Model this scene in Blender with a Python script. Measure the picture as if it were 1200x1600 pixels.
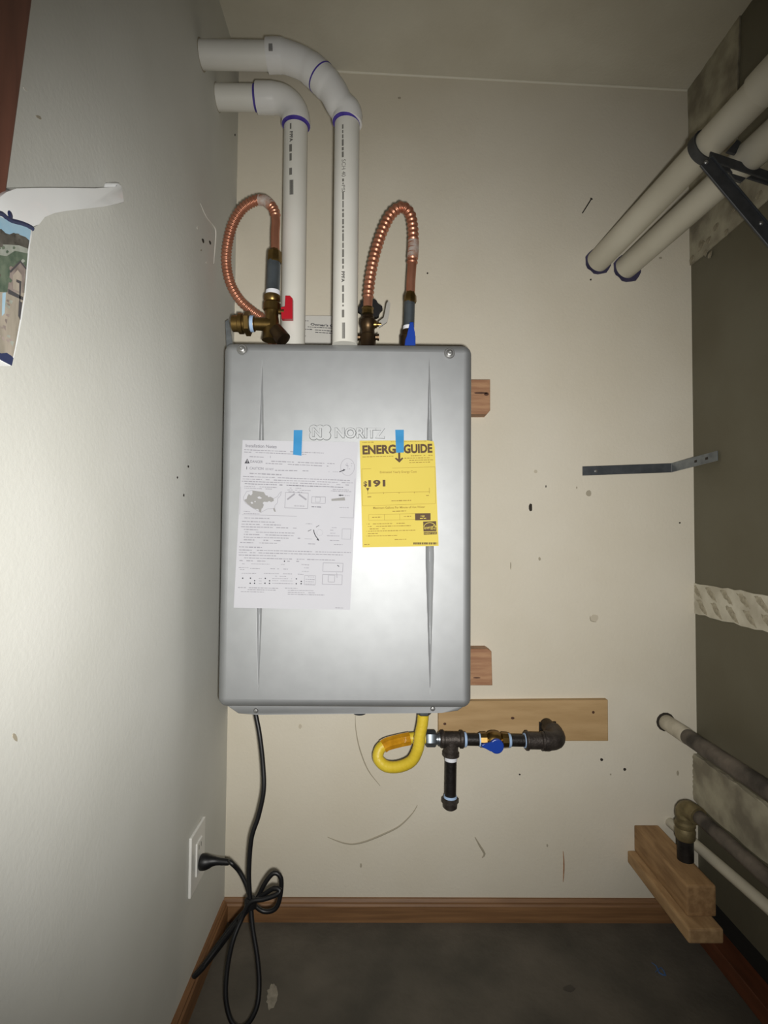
import bpy, bmesh, math, random
from mathutils import Vector, Matrix
random.seed(7)
for o in list(bpy.data.objects):
    bpy.data.objects.remove(o, do_unlink=True)
scene = bpy.context.scene
COL = scene.collection
R = math.radians

# ------------------------------------------------------------------ camera
F = 850.0                      # focal length in pixels of the 1200x1600 frame
PITCH, YAW, ROLL = R(2.0), R(0.45), R(0.45)
CZ = 0.957
CAM = Vector((0, 0, CZ))
_r0 = Vector((math.cos(YAW), -math.sin(YAW), 0))
_f0 = Vector((math.sin(YAW) * math.cos(PITCH), math.cos(YAW) * math.cos(PITCH), math.sin(PITCH)))
_u0 = _r0.cross(_f0)
RT = _r0 * math.cos(ROLL) + _u0 * math.sin(ROLL)
UP = -_r0 * math.sin(ROLL) + _u0 * math.cos(ROLL)
FW = _f0
cd = bpy.data.cameras.new('camera')
cam = bpy.data.objects.new('camera', cd)
COL.objects.link(cam)
cd.sensor_fit = 'HORIZONTAL'
cd.sensor_width = 36.0
cd.lens = F / 1200.0 * 36.0
cd.clip_start = 0.02
cam.matrix_world = Matrix(((RT.x, UP.x, -FW.x, CAM.x), (RT.y, UP.y, -FW.y, CAM.y),
                           (RT.z, UP.z, -FW.z, CAM.z), (0, 0, 0, 1)))
scene.camera = cam

# ------------------------------------------------------------------ light
world = bpy.data.worlds.new('world')
scene.world = world
world.use_nodes = True
bg = world.node_tree.nodes['Background']
bg.inputs[0].default_value = (0.55, 0.68, 1.0, 1)
bg.inputs[1].default_value = 0.035
fl = bpy.data.lights.new('phone_flash', 'SPOT')
fl.energy = 64
fl.color = (1.0, 0.98, 0.945)
fl.spot_size = R(110)
fl.spot_blend = 1.0
fl.shadow_soft_size = 0.012
flo = bpy.data.objects.new('phone_flash', fl)
COL.objects.link(flo)
flo.location = (0.02, -0.01, CZ - 0.025)
flo.rotation_euler = (R(90.8), 0, R(1))
vs = scene.view_settings
scene.display_settings.display_device = 'sRGB'
vs.view_transform = 'Standard'
vs.look = 'None'
vs.exposure = 0.0
vs.gamma = 1.0
vs.use_curve_mapping = False

# ------------------------------------------------------------------ helpers
def at(px, py, Y=None, X=None, Z=None):
    """point where the ray through a pixel meets a plane of the room"""
    d = FW * F + RT * (px - 600.0) - UP * (py - 800.0)
    if Y is not None: t = (Y - CAM.y) / d.y
    elif X is not None: t = (X - CAM.x) / d.x
    else: t = (Z - CAM.z) / d.z
    return CAM + d * t

def hexc(h):
    v = [int(h[i:i + 2], 16) / 255 for i in (0, 2, 4)]
    return tuple((c / 12.92 if c <= .04045 else ((c + .055) / 1.055) ** 2.4) for c in v) + (1,)

MATS = {}
def mat(name, col, rough=.6, metal=0.0, col2=None, nscale=6.0, ndet=4.0, lo=.35, hi=.65,
        bump=0.0, bscale=120.0, stretch=None, alpha=1.0, spec=.5, coat=0.0, rvar=0.0):
    m = bpy.data.materials.new(name)
    m.use_nodes = True
    nt = m.node_tree
    b = nt.nodes['Principled BSDF']
    if isinstance(col, str): col = hexc(col)
    b.inputs['Base Color'].default_value = col
    b.inputs['Roughness'].default_value = rough
    b.inputs['Metallic'].default_value = metal
    b.inputs['Specular IOR Level'].default_value = spec
    b.inputs['Coat Weight'].default_value = coat
    b.inputs['Alpha'].default_value = alpha
    tc = nt.nodes.new('ShaderNodeTexCoord')
    mp = nt.nodes.new('ShaderNodeMapping')
    nt.links.new(tc.outputs['Object'], mp.inputs['Vector'])
    if stretch: mp.inputs['Scale'].default_value = stretch
    if col2 is not None:
        if isinstance(col2, str): col2 = hexc(col2)
        n = nt.nodes.new('ShaderNodeTexNoise')
        n.inputs['Scale'].default_value = nscale
        n.inputs['Detail'].default_value = ndet
        nt.links.new(mp.outputs[0], n.inputs['Vector'])
        r = nt.nodes.new('ShaderNodeValToRGB')
        r.color_ramp.elements[0].position = lo
        r.color_ramp.elements[0].color = col
        r.color_ramp.elements[1].position = hi
        r.color_ramp.elements[1].color = col2
        nt.links.new(n.outputs['Fac'], r.inputs[0])
        nt.links.new(r.outputs[0], b.inputs['Base Color'])
        if rvar:
            mr = nt.nodes.new('ShaderNodeMapRange')
            mr.inputs['To Min'].default_value = rough - rvar
            mr.inputs['To Max'].default_value = rough + rvar
            nt.links.new(n.outputs['Fac'], mr.inputs['Value'])
            nt.links.new(mr.outputs[0], b.inputs['Roughness'])
    if bump:
        n2 = nt.nodes.new('ShaderNodeTexNoise')
        n2.inputs['Scale'].default_value = bscale
        n2.inputs['Detail'].default_value = 3
        nt.links.new(mp.outputs[0], n2.inputs['Vector'])
        bp = nt.nodes.new('ShaderNodeBump')
        bp.inputs['Strength'].default_value = bump
        bp.inputs['Distance'].default_value = .002
        nt.links.new(n2.outputs['Fac'], bp.inputs['Height'])
        nt.links.new(bp.outputs[0], b.inputs['Normal'])
    MATS[name] = m
    return m

def link(o, parent=None):
    COL.objects.link(o)
    if parent is not None:
        o.parent = parent
        o.matrix_parent_inverse = Matrix.Translation(-world_loc(parent))
    return o

WL = {}
def world_loc(o):
    return WL.get(o.name, Vector((0, 0, 0)))

def mesh(name, verts, faces, m, parent=None, smooth=False, angle=None, mats=None, midx=None):
    vs_ = [Vector(v) for v in verts]
    lo = Vector((min(v.x for v in vs_), min(v.y for v in vs_), min(v.z for v in vs_)))
    hi = Vector((max(v.x for v in vs_), max(v.y for v in vs_), max(v.z for v in vs_)))
    c = (lo + hi) / 2
    c.z = lo.z
    me = bpy.data.meshes.new(name)
    me.from_pydata([tuple(v - c) for v in vs_], [], faces)
    if mats:
        for q in mats: me.materials.append(MATS[q])
        for p, i in zip(me.polygons, midx): p.material_index = i
    else:
        me.materials.append(MATS[m])
    bm = bmesh.new(); bm.from_mesh(me)
    bmesh.ops.recalc_face_normals(bm, faces=bm.faces)
    bm.to_mesh(me); bm.free()
    if smooth:
        for p in me.polygons: p.use_smooth = True
        if angle: me.set_sharp_from_angle(angle=R(angle))
    me.update()
    o = bpy.data.objects.new(name, me)
    o.location = c
    link(o, parent)
    WL[o.name] = c
    return o

def empty(name, loc):
    o = bpy.data.objects.new(name, None)
    o.empty_display_size = .03
    o.location = loc
    COL.objects.link(o)
    WL[o.name] = Vector(loc)
    return o

def tag(o, label, cat, group=None):
    o['label'] = label; o['category'] = cat
    if group: o['group'] = group
    return o

def struct(o):
    o['kind'] = 'structure'
    return o

class G:
    """collects geometry of one part"""
    def __init__(s): s.v = []; s.f = []; s.m = []; s.cur = 0
    def add(s, v, f):
        k = len(s.v)
        s.v += [Vector(q) for q in v]
        s.f += [tuple(i + k for i in q) for q in f]
        s.m += [s.cur] * len(f)
    def build(s, name, m=None, parent=None, smooth=False, angle=None, mats=None):
        return mesh(name, s.v, s.f, m, parent, smooth, angle, mats, s.m if mats else None)

def g_box(g, lo, hi, bevel=0.0, seg=2):
    bm = bmesh.new()
    vs_ = [bm.verts.new((x, y, z)) for x in (lo[0], hi[0]) for y in (lo[1], hi[1]) for z in (lo[2], hi[2])]
    for q in ((0, 1, 3, 2), (4, 6, 7, 5), (0, 4, 5, 1), (2, 3, 7, 6), (0, 2, 6, 4), (1, 5, 7, 3)):
        bm.faces.new([vs_[i] for i in q])
    if bevel:
        bmesh.ops.bevel(bm, geom=list(bm.edges), offset=bevel, segments=seg, affect='EDGES', profile=.6)
    bm.verts.index_update()
    g.add([v.co.copy() for v in bm.verts], [[v.index for v in f.verts] for f in bm.faces])
    bm.free()

def box(name, lo, hi, m, parent=None, bevel=0.0, smooth=False):
    lo2 = [min(a, b) for a, b in zip(lo, hi)]; hi2 = [max(a, b) for a, b in zip(lo, hi)]
    g = G(); g_box(g, lo2, hi2, bevel)
    return g.build(name, m, parent, smooth, 35 if smooth else None)

def g_prism(g, poly, off, bevel=0.0, seg=2):
    """extrude a planar polygon (list of points) by vector off; bevel rim of the far face"""
    bm = bmesh.new()
    off = Vector(off)
    a = [bm.verts.new(Vector(p)) for p in poly]
    b = [bm.verts.new(Vector(p) + off) for p in poly]
    n = len(a)
    bm.faces.new(a[::-1]); top = bm.faces.new(b)
    for i in range(n):
        bm.faces.new((a[i], a[(i + 1) % n], b[(i + 1) % n], b[i]))
    if bevel:
        bmesh.ops.bevel(bm, geom=list(top.edges), offset=bevel, segments=seg, affect='EDGES', profile=.5)
    bmesh.ops.recalc_face_normals(bm, faces=bm.faces)
    bm.verts.index_update()
    g.add([v.co.copy() for v in bm.verts], [[v.index for v in f.verts] for f in bm.faces])
    bm.free()

def prism(name, poly, off, m, parent=None, bevel=0.0, seg=2, smooth=False):
    g = G(); g_prism(g, poly, off, bevel, seg)
    return g.build(name, m, parent, smooth, 40 if smooth else None)

def catmull(pts, step=.006):
    pts = [Vector(p) for p in pts]
    P = [pts[0] * 2 - pts[1]] + pts + [pts[-1] * 2 - pts[-2]]
    out = []
    for i in range(1, len(P) - 2):
        p0, p1, p2, p3 = P[i - 1:i + 3]
        n = max(2, int((p2 - p1).length / step))
        for k in range(n):
            t = k / n
            out.append(.5 * ((2 * p1) + (p2 - p0) * t + (2 * p0 - 5 * p1 + 4 * p2 - p3) * t * t
                             + (3 * p1 - p0 - 3 * p2 + p3) * t ** 3))
    out.append(pts[-1])
    return out

def g_tube(g, pts, rad, segs=16, caps=True, inner=None):
    pts = [Vector(p) for p in pts]
    n = len(pts)
    if not hasattr(rad, '__len__'): rad = [rad] * n
    T = []
    for i in range(n):
        a = pts[max(0, i - 1)]; b = pts[min(n - 1, i + 1)]
        T.append((b - a).normalized())
    t0 = T[0]
    ref = Vector((0, 0, 1)) if abs(t0.z) < .9 else Vector((1, 0, 0))
    nv = t0.cross(ref).normalized()
    v, f = [], []
    for i in range(n):
        if i:
            ax = T[i - 1].cross(T[i])
            if ax.length > 1e-7:
                nv = Matrix.Rotation(T[i - 1].angle(T[i]), 3, ax.normalized()) @ nv
        nv = (nv - T[i] * nv.dot(T[i])).normalized()
        bv = T[i].cross(nv)
        for k in range(segs):
            a = 2 * math.pi * k / segs
            v.append(pts[i] + (nv * math.cos(a) + bv * math.sin(a)) * rad[i])
    for i in range(n - 1):
        for k in range(segs):
            k2 = (k + 1) % segs
            f.append((i * segs + k, i * segs + k2, (i + 1) * segs + k2, (i + 1) * segs + k))
    if caps:
        f.append(tuple(range(segs))[::-1])
        f.append(tuple((n - 1) * segs + k for k in range(segs)))
    g.add(v, f)

def tube(name, pts, rad, m, parent=None, segs=16, caps=True, smooth=True):
    g = G(); g_tube(g, pts, rad, segs, caps)
    return g.build(name, m, parent, smooth, 40)

def g_lathe(g, p0, d, prof, segs=24, hexa=False, spin=0.0):
    """profile [(t, r)] along direction d from p0"""
    p0 = Vector(p0); d = Vector(d).normalized()
    ref = Vector((0, 0, 1)) if abs(d.z) < .9 else Vector((0, 1, 0))
    a = d.cross(ref).normalized(); b = d.cross(a)
    if hexa: segs = 6
    v, f = [], []
    for t, r in prof:
        for k in range(segs):
            w = 2 * math.pi * k / segs + spin
            v.append(p0 + d * t + (a * math.cos(w) + b * math.sin(w)) * max(r, 1e-5))
    for i in range(len(prof) - 1):
        for k in range(segs):
            k2 = (k + 1) % segs
            f.append((i * segs + k, i * segs + k2, (i + 1) * segs + k2, (i + 1) * segs + k))
    f.append(tuple(range(segs))[::-1])
    f.append(tuple((len(prof) - 1) * segs + k for k in range(segs)))
    g.add(v, f)

def lathe(name, p0, d, prof, m, parent=None, segs=24, hexa=False, spin=0.0):
    g = G(); g_lathe(g, p0, d, prof, segs, hexa, spin)
    return g.build(name, m, parent, True, 35)

def hexnut(name, p0, d, L, r, m, parent=None, spin=0.0):
    return lathe(name, p0, d, [(0, r * .88), (L * .12, r), (L * .88, r), (L, r * .88)], m, parent, hexa=True, spin=spin)

def text_geo(s, bold=0.0, space=1.0):
    cu = bpy.data.curves.new('lettering', 'FONT')
    cu.body = s; cu.size = 1.0; cu.offset = bold; cu.space_character = space
    cu.resolution_u = 3
    o = bpy.data.objects.new('lettering', cu)
    COL.objects.link(o)
    dg = bpy.context.evaluated_depsgraph_get()
    me = bpy.data.meshes.new_from_object(o.evaluated_get(dg))
    v = [(p.co.x, p.co.y) for p in me.vertices]
    f = [tuple(p.vertices) for p in me.polygons]
    bpy.data.objects.remove(o, do_unlink=True)
    bpy.data.curves.remove(cu); bpy.data.meshes.remove(me)
    return v, f

def g_text(g, s, p0, p1, h, surf, bold=0.0, fit=True, space=1.0):
    """letters from pixel p0 along p0->p1, cap height h pixels; surf(px,py) -> point"""
    v, f = text_geo(s, bold, space)
    x0 = min(a[0] for a in v); x1 = max(a[0] for a in v)
    y1 = max(a[1] for a in v); y0 = 0
    ex = Vector((p1[0] - p0[0], p1[1] - p0[1]))
    L = ex.length; e = ex / L
    n = Vector((e.y, -e.x))               # up on screen for a left-to-right line
    kx = L / (x1 - x0); ky = h / y1
    if not fit: kx = ky
    out = []
    for a, b in v:
        q = Vector(p0) + e * ((a - x0) * kx) + n * (b * ky)
        out.append(surf(q.x, q.y))
    g.add(out, f)

def g_quad(g, pts, surf):
    g.add([surf(*p) for p in pts], [tuple(range(len(pts)))])

def g_line(g, a, b, w, surf):
    e = Vector((b[0] - a[0], b[1] - a[1])); e.normalize()
    n = Vector((-e.y, e.x)) * w / 2
    g_quad(g, [(a[0] + n.x, a[1] + n.y), (b[0] + n.x, b[1] + n.y), (b[0] - n.x, b[1] - n.y), (a[0] - n.x, a[1] - n.y)], surf)

def g_words(g, a, b, h, surf, rng=random, dens=.9):
    """an unreadable printed line: a row of short strokes"""
    e = Vector((b[0] - a[0], b[1] - a[1])); L = e.length; e.normalize()
    t = 0
    while t < L:
        w = min(h * rng.uniform(1.0, 3.2), L - t)
        if rng.random() < dens and w > h * .4:
            p = Vector(a) + e * t; q = p + e * w
            g_line(g, p, q, h * rng.uniform(.45, .75), surf)
        t += w + h * rng.uniform(.35, .6)

# ------------------------------------------------------------------ materials
mat('wall_cream', 'd6cfbe', .75, col2='d0c8b5', nscale=3.5, bump=.25, bscale=170)
mat('wall_white', 'd4d4cd', .75, col2='cdcdc5', nscale=4, bump=.16, bscale=150)
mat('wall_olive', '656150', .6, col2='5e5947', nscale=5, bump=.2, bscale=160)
mat('ceiling_paint', 'd6d1c0', .85, col2='cbc5b3', nscale=5, bump=.35, bscale=140)
mat('caulk', 'e4dfce', .8)
mat('mud', 'cdc8b6', .8, col2='b2ab98', nscale=18, bump=.6, bscale=60)
mat('mud_dirty', 'aea892', .85, col2='7f7867', nscale=14, bump=.8, bscale=50)
mat('glue', '7d7561', .85, col2='a59d88', nscale=90)
mat('glue_strip', '8f8773', .85, col2='b0a892', nscale=120)
mat('concrete', '605a50', .8, col2='4a463e', nscale=7, ndet=8, bump=.7, bscale=70)
mat('wood_base', '8b6642', .55, col2='735234', nscale=9, stretch=(.6, 6, 14), bump=.15)
mat('wood_base_l', '8a623e', .5, col2='6e4c2e', nscale=9, stretch=(6, .6, 14), bump=.15)
mat('wood_dark', '6e3f28', .5, col2='552f1c', nscale=8, stretch=(6, .8, 6))
mat('wood_red', '7d4f3f', .5, col2='684032', nscale=10, stretch=(5, 5, .7))
mat('plywood', 'b99a6e', .65, col2='a98a5e', nscale=6, stretch=(1, 6, 7), bump=.15)
mat('stud', 'b08763', .6, col2='94694a', nscale=9, stretch=(1.2, 8, 9), bump=.2)
mat('stud_knot', '4d2f1e', .7)
mat('block_wood', 'a5835a', .75, col2='876743', nscale=10, stretch=(7, 1.2, 7), bump=.3)
mat('plank_wood', 'b39268', .75, col2='987852', nscale=10, stretch=(7, 1.2, 7), bump=.3)
mat('steel_paint', 'a6a8a9', .58, metal=.74, col2='a2a4a5', spec=.35, nscale=30, bump=.03, bscale=900)
mat('steel_body', '8f908e', .4, metal=.7)
mat('screw_steel', 'a2a2a0', .38, metal=.85)
mat('pvc', 'dcdad2', .4, col2='d2d0c6', nscale=5)
mat('pvc_dusty', 'c4bfae', .5, col2='b3ad9b', nscale=6, lo=.3, hi=.75)
mat('pvc_fit', 'dddcd8', .22)
mat('primer', '3d2f86', .5, col2='53429c', nscale=40)
mat('primer_dark', '2b2740', .7, col2='4a4560', nscale=30)
mat('pipe_ink', '6c6a64', .7)
mat('pipe_ink_dark', '25231f', .7)
mat('copper', 'cd9075', .36, metal=.75, col2='b97d63', nscale=25, rvar=.06)
mat('copper_solder', 'd2c8c0', .4, metal=.4, col2='b98c74', nscale=70)
mat('brass', '8d7344', .34, metal=.95, col2='6f5a33', nscale=30, rvar=.08)
mat('brass_dull', '7f7250', .6, metal=.45, col2='5f5439', nscale=40, bump=.4, bscale=150)
mat('booklet_paper', 'c9c7c0', .8)
mat('bronze_dark', '5c4a34', .42, metal=.9, col2='42352a', nscale=30)
mat('nipple_grey', '6d757b', .38, metal=.7, col2='5d6469', nscale=30)
mat('galv', 'a7adb2', .32, metal=.9, col2='8f959a', nscale=60)
mat('galv_dark', '62666a', .45, metal=.7, col2='54585c', nscale=40)
mat('bracket_steel', '4a4b4c', .55, metal=.4, col2='3c3d3e', nscale=40)
mat('black_iron', '2a2725', .45, metal=.4, col2='1d1a19', nscale=60, bump=.4, bscale=200)
mat('iron_fit', '4b443f', .5, metal=.5, col2='38322e', nscale=60, bump=.5, bscale=220)
mat('lever_steel', 'c9c6bd', .4, metal=.5)
mat('tape_ptfe', 'a9c4e6', .6)
mat('tape_white', 'e8eaf0', .6)
mat('plastic_red', 'b01827', .35)
mat('plastic_blue', '1a3f9c', .35)
mat('plastic_black', '101011', .5)
mat('rubber', '0d0d0f', .45)
mat('yellow_coat', 'dcc23a', .42, col2='d3b62f', nscale=20, bump=.3, bscale=300)
mat('amber_label', 'b57e14', .15, col2='d69a22', nscale=50, coat=.6)
mat('paper', 'b9b9be', .9, col2='b5b5ba', spec=.15, nscale=5)
mat('ink', '8f8e94', .8)
mat('ink_mid', '6e6d74', .8)
mat('ink_dark', '33333a', .8)
mat('map_grey', '8a8987', .8)
mat('label_yellow', 'cbb95c', .85, col2='c6b456', spec=.15, nscale=5)
mat('label_ink', '4a3418', .7)
mat('label_ink_soft', '8d7423', .7)
mat('painter_tape', '3f8ec2', .7, alpha=.8, spec=.2)
mat('glaze', 'f8fafa', .2, coat=.4)
mat('blue_line', '2a3358', .25)
mat('sky_paint', '9cc6df', .25, col2='c9dbe0', nscale=12)
mat('tree_paint', '3f3d38', .3, col2='6a675f', nscale=60)
mat('cloud_paint', 'b9bdb4', .3, col2='8b9284', nscale=40)
mat('bush_paint', '3f5546', .3, col2='72806d', nscale=60)
mat('house_paint', 'a89a93', .3, col2='7e736d', nscale=60)
mat('stone_paint', 'b8ad9e', .3, col2='8e8778', nscale=50, stretch=(1, 1, .3))
mat('window_paint', '4b4a4e', .3)
mat('outlet_white', 'e4e3dd', .35)
mat('slot', '1a1a1a', .6)
mat('scuff', 'a39b88', .85)
mat('scuff_light', 'bfb6a2', .85)
mat('hole', '2c261e', .9)
mat('patch', 'd4d1c7', .7)
mat('crayon', '3f5f8c', .8)
mat('pale_glow_stain', '9b9486', .6, col2='7d776b', nscale=60)  # pale tone for the painted floor glow and one floor stain
mat('floor_dark', '47423b', .8)
mat('rust_pipe', '6c6359', .6, metal=.2, col2='37322d', nscale=18, bump=.3)
mat('old_white', 'bdb5a2', .6, col2='9e9683', nscale=20)
mat('strip_black', '161512', .9)

# ------------------------------------------------------------------ the room
YB = 1.376                    # back wall
YF = 1.076                    # front of the heater
XL = at(362, 760, Y=YB).x
XR = at(1084, 760, Y=YB).x
ZC = at(650, 112, Y=YB).z
Y0 = -0.75                    # open end of the closet, behind the camera
T = .1
wb = struct(box('wall_back', (XL - T, YB, -T), (XR + T, YB + T, ZC + T), 'wall_cream'))
wl = struct(box('wall_left', (XL - T, Y0, -T), (XL, YB, ZC + T), 'wall_white'))
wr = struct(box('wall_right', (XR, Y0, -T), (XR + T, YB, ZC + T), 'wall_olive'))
fo = struct(box('floor', (XL, Y0, -T), (XR, YB, 0), 'concrete'))
# ceiling sags a little towards the right
zr = at(1084, 141, Y=YB).z
zl = at(372, 103, Y=YB).z
ce = struct(mesh('ceiling', [(XL, Y0, zl), (XR, Y0, zr), (XR, YB, zr), (XL, YB, zl),
                             (XL, Y0, ZC + .2), (XR, Y0, ZC + .2), (XR, YB, ZC + .2), (XL, YB, ZC + .2)],
                 [(0, 1, 2, 3), (4, 5, 6, 7), (0, 1, 5, 4), (1, 2, 6, 5), (2, 3, 7, 6), (3, 0, 4, 7)], 'ceiling_paint'))

struct(tube('trim_2', [(XL + .002, YB - .0015, zl - .002), (XR - .006, YB - .0015, zr - .002)], .003, 'caulk', None, 8))
# baseboards: moulded profile
def baseboard(name, a, b, inn, m, h=.053, t=.012):
    a = Vector(a); b = Vector(b); inn = Vector(inn)
    prof = [(0, 0), (t, 0), (t, h * .72), (t * .75, h * .8), (t * .75, h * .88), (t * .4, h), (0, h)]
    poly = [a + inn * p + Vector((0, 0, q)) for p, q in prof]
    return struct(prism(name, poly, b - a, m))
baseboard('baseboard_back', (XL + .0005, YB, 0), (XR - .046, YB, 0), (0, -1, 0), 'wood_base')
baseboard('baseboard_left', (XL, Y0, 0), (XL, YB - .0125, 0), (1, 0, 0), 'wood_base_l')
struct(box('baseboard_right', (XR - .045, Y0, 0), (XR, YB - .013, .04), 'wood_dark', bevel=.002))
# reddish door casing at the open end of the left wall
q = [at(28, -5, X=XL), at(0, 195, X=XL)]
e = (q[1] - q[0]); e = e / abs(e.z)
p_top = q[0] + e * -(zl - .001 - q[0].z) * -1 if False else q[0] + e * (q[0].z - (zl - .002))
p_bot = q[0] + e * (q[0].z - .6)
struct(prism('trim_1', [p_top, p_bot, p_bot + Vector((0, -.12, 0)), p_top + Vector((0, -.12, 0))], (.016, 0, 0), 'wood_red', bevel=.003))

# bare, muddy strips on the right wall
def wavy(poly, amp=.003, n=10):
    out = []
    for i, p in enumerate(poly):
        p = Vector(p); r_ = Vector(poly[(i + 1) % len(poly)])
        for k in range(n):
            t = k / n
            w = 0 if k == 0 else amp
            out.append(p.lerp(r_, t) + Vector((0, random.uniform(-w, w), random.uniform(-w, w))))
    return out
def rw(px, py): return at(px, py, X=XR)
za, zb_ = at(1087, 911, Y=YB).z, at(1087, 958, Y=YB).z
m1 = struct(prism('bare_strip', wavy([(XR, YB - .001, za), (XR, .8, za), (XR, .8, zb_), (XR, YB - .001, zb_)], .002, 26), (-.003, 0, 0), 'mud', wr))
# glue islands left on the strip: two staggered rows
for row in range(2):
    for k in range(9):
        y = YB - .012 - k * .058 - row * .02
        z = (za - .021) if row == 0 else (zb_ + .019)
        h_ = .019 if row == 0 else .021
        pts = [(XR - .003, y + .021, z + h_ * .75), (XR - .003, y + .002, z + h_ * .8), (XR - .003, y - .012, z + h_ * .1), (XR - .003, y - .023, z - h_ * .8),
               (XR - .003, y - .008, z - h_ * .55), (XR - .003, y + .008, z - h_ * .05)]
        pts = [p for p in pts]
        prism('glue_island', wavy([(a, min(b, YB - .003), c) for a, b, c in pts], .0022, 3), (-.0008, 0, 0), 'glue_strip', wr)
zc_, zd_ = at(1080, 1177, Y=YB).z, at(1080, 1250, Y=YB).z
struct(prism('bare_strip', wavy([(XR, YB - .001, zc_), (XR, .8, zc_), (XR, .8, zd_), (XR, YB - .001, zd_)], .003, 24), (-.012, 0, 0), 'mud_dirty', wr, bevel=.003, seg=1))
ze_ = at(1083, 415, Y=YB).z
zu = ze_ + .16
yv = at(1150, 90, X=XR).y
struct(prism('bare_strip', wavy([(XR, YB - .001, zr), (XR, YB - .001, ze_), (XR, .8, ze_), (XR, .8, zu), (XR, yv, zu), (XR, yv - .02, zr)], .002, 12), (-.004, 0, 0), 'mud_dirty', wr))
for px, py, s in ((1098, 384, .016), (1110, 375, .012), (1122, 355, .012), (1138, 363, .009), (1149, 329, .006), (1160, 333, .006), (1105, 395, .01), (1112, 398, .01), (1083, 405, .012), (1189, 305, .01)):
    c = rw(px, py); c.x -= .004
    pts = [(c.x, c.y + s * math.cos(a) * random.uniform(.6, 1.2), c.z + s * math.sin(a) * random.uniform(.5, 1)) for a in [i * math.pi / 4 for i in range(8)]]
    prism('glue_island', pts, (-.001, 0, 0), 'glue', wr)
# flat black strip low on the right wall
struct(box('lower_strip', (XR - .002, .6, .041), (XR, YB - .001, .085), 'strip_black', wr))

# ---- marks on the back and left wall
def blot(name, px, py, rx, ry, m, parent=wb, plane='Y', rot=0.0, n=9):
    g = G(); pts = []
    for i in range(n):
        a = 2 * math.pi * i / n
        dx, dy = rx * math.cos(a) * random.uniform(.75, 1.1), ry * math.sin(a) * random.uniform(.75, 1.1)
        x = px + dx * math.cos(rot) - dy * math.sin(rot); y = py + dx * math.sin(rot) + dy * math.cos(rot)
        pts.append(at(x, y, Y=YB) if plane == 'Y' else at(x, y, X=XL) if plane == 'X' else at(x, y, Z=0))
    off = {'Y': (0, -.0006, 0), 'X': (.0006, 0, 0), 'Z': (0, 0, .0006)}[plane]
    return prism(name, pts, off, m, parent)
def streak(name, pts, w, m, parent=wb, plane='Y'):
    P = [at(x, y, Y=YB - .0004) if plane == 'Y' else at(x, y, X=XL + .0004) if plane == 'X' else at(x, y, Z=.0004) for x, y in pts]
    C = catmull(P, .01)
    n = len(C)
    rad = [w * (.35 + .65 * math.sin(math.pi * i / (n - 1))) for i in range(n)]
    return tube(name, C, rad, m, parent, 6)
for px, py, rx, ry, mm in ((829, 793, 3, 7, 'hole'), (920, 771, 5, 5, 'scuff'), (1062, 817, 1.5, 1.5, 'hole'), (853, 760, 1, 2, 'hole'), (901, 762, 1.2, 2, 'scuff'),
                       (843, 873, 2, 3, 'scuff'), (798, 884, 1, 6, 'scuff'), (837, 737, 3, 3, 'scuff_light'), (940, 1187, 2.5, 2.5, 'hole'), (976, 1202, 2.5, 2.5, 'hole'),
                       (954, 1210, 1.5, 1.5, 'scuff'), (812, 1210, 1.5, 1.5, 'hole'), (855, 1321, 1.5, 2.5, 'scuff'), (564, 1352, 1.5, 4, 'scuff'), (668, 427, 1.5, 1.5, 'hole'), (692, 567, 1, 1, 'hole'),
                       (923, 437, 1.5, 1.5, 'hole'), (1032, 403, 2.5, 2, 'scuff'), (1078, 182, 3, 4, 'hole'), (1101, 178, 4, 3, 'hole'), (469, 1135, 3, 4, 'scuff_light'), (1059, 1208, 2, 4, 'scuff'), (929, 966, 7, 6, 'scuff_light'), (551, 63, 1.5, 1.5, 'hole'), (624, 153, 3, 2, 'scuff')):
    blot('wall_mark', px, py, rx, ry, mm)
streak('scuff', [(512, 1308), (530, 1315), (548, 1319), (570, 1315), (600, 1303), (625, 1290), (645, 1270), (652, 1258)], .0022, 'scuff')
streak('scuff', [(742, 1308), (750, 1322), (757, 1334), (753, 1340)], .003, 'scuff')
streak('scuff', [(880, 1330), (881, 1352), (880, 1378)], .0018, 'stud')
streak('scuff', [(922, 962), (923, 970), (932, 972)], .0012, 'scuff')
streak('scuff', [(660, 1100), (664, 1110), (672, 1117)], .0012, 'scuff')
for px, py, rx, ry, mm, rr in ((317, 376, 1.6, 4, 'hole', -.3), (328, 379, 1.4, 3.6, 'hole', -.3), (309, 356, 1.6, 3, 'patch', 0), (314, 391, 1.2, 1.6, 'scuff', 0),
                           (323, 410, 1.5, 2, 'patch', 0), (60, 183, 5, 2.5, 'scuff', .6), (39, 139, 5, 1.6, 'patch', .9), (277, 746, 1, 2, 'hole', 0), (287, 774, 1, 2.5, 'hole', 0), (294, 729, 1, 2, 'hole', 0),
                           (367, 211, .8, 2, 'hole', 0), (23, 1152, 3, 7, 'scuff', -.4), (312, 1288, 3, 9, 'scuff', .4)):
    blot('wall_mark', px, py, rx, ry, mm, wl, 'X', rr)
streak('patch_ridge', [(313, 318), (322, 338), (333, 352), (337, 362), (336, 385), (334, 412)], .0016, 'patch', wl, 'X')
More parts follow.
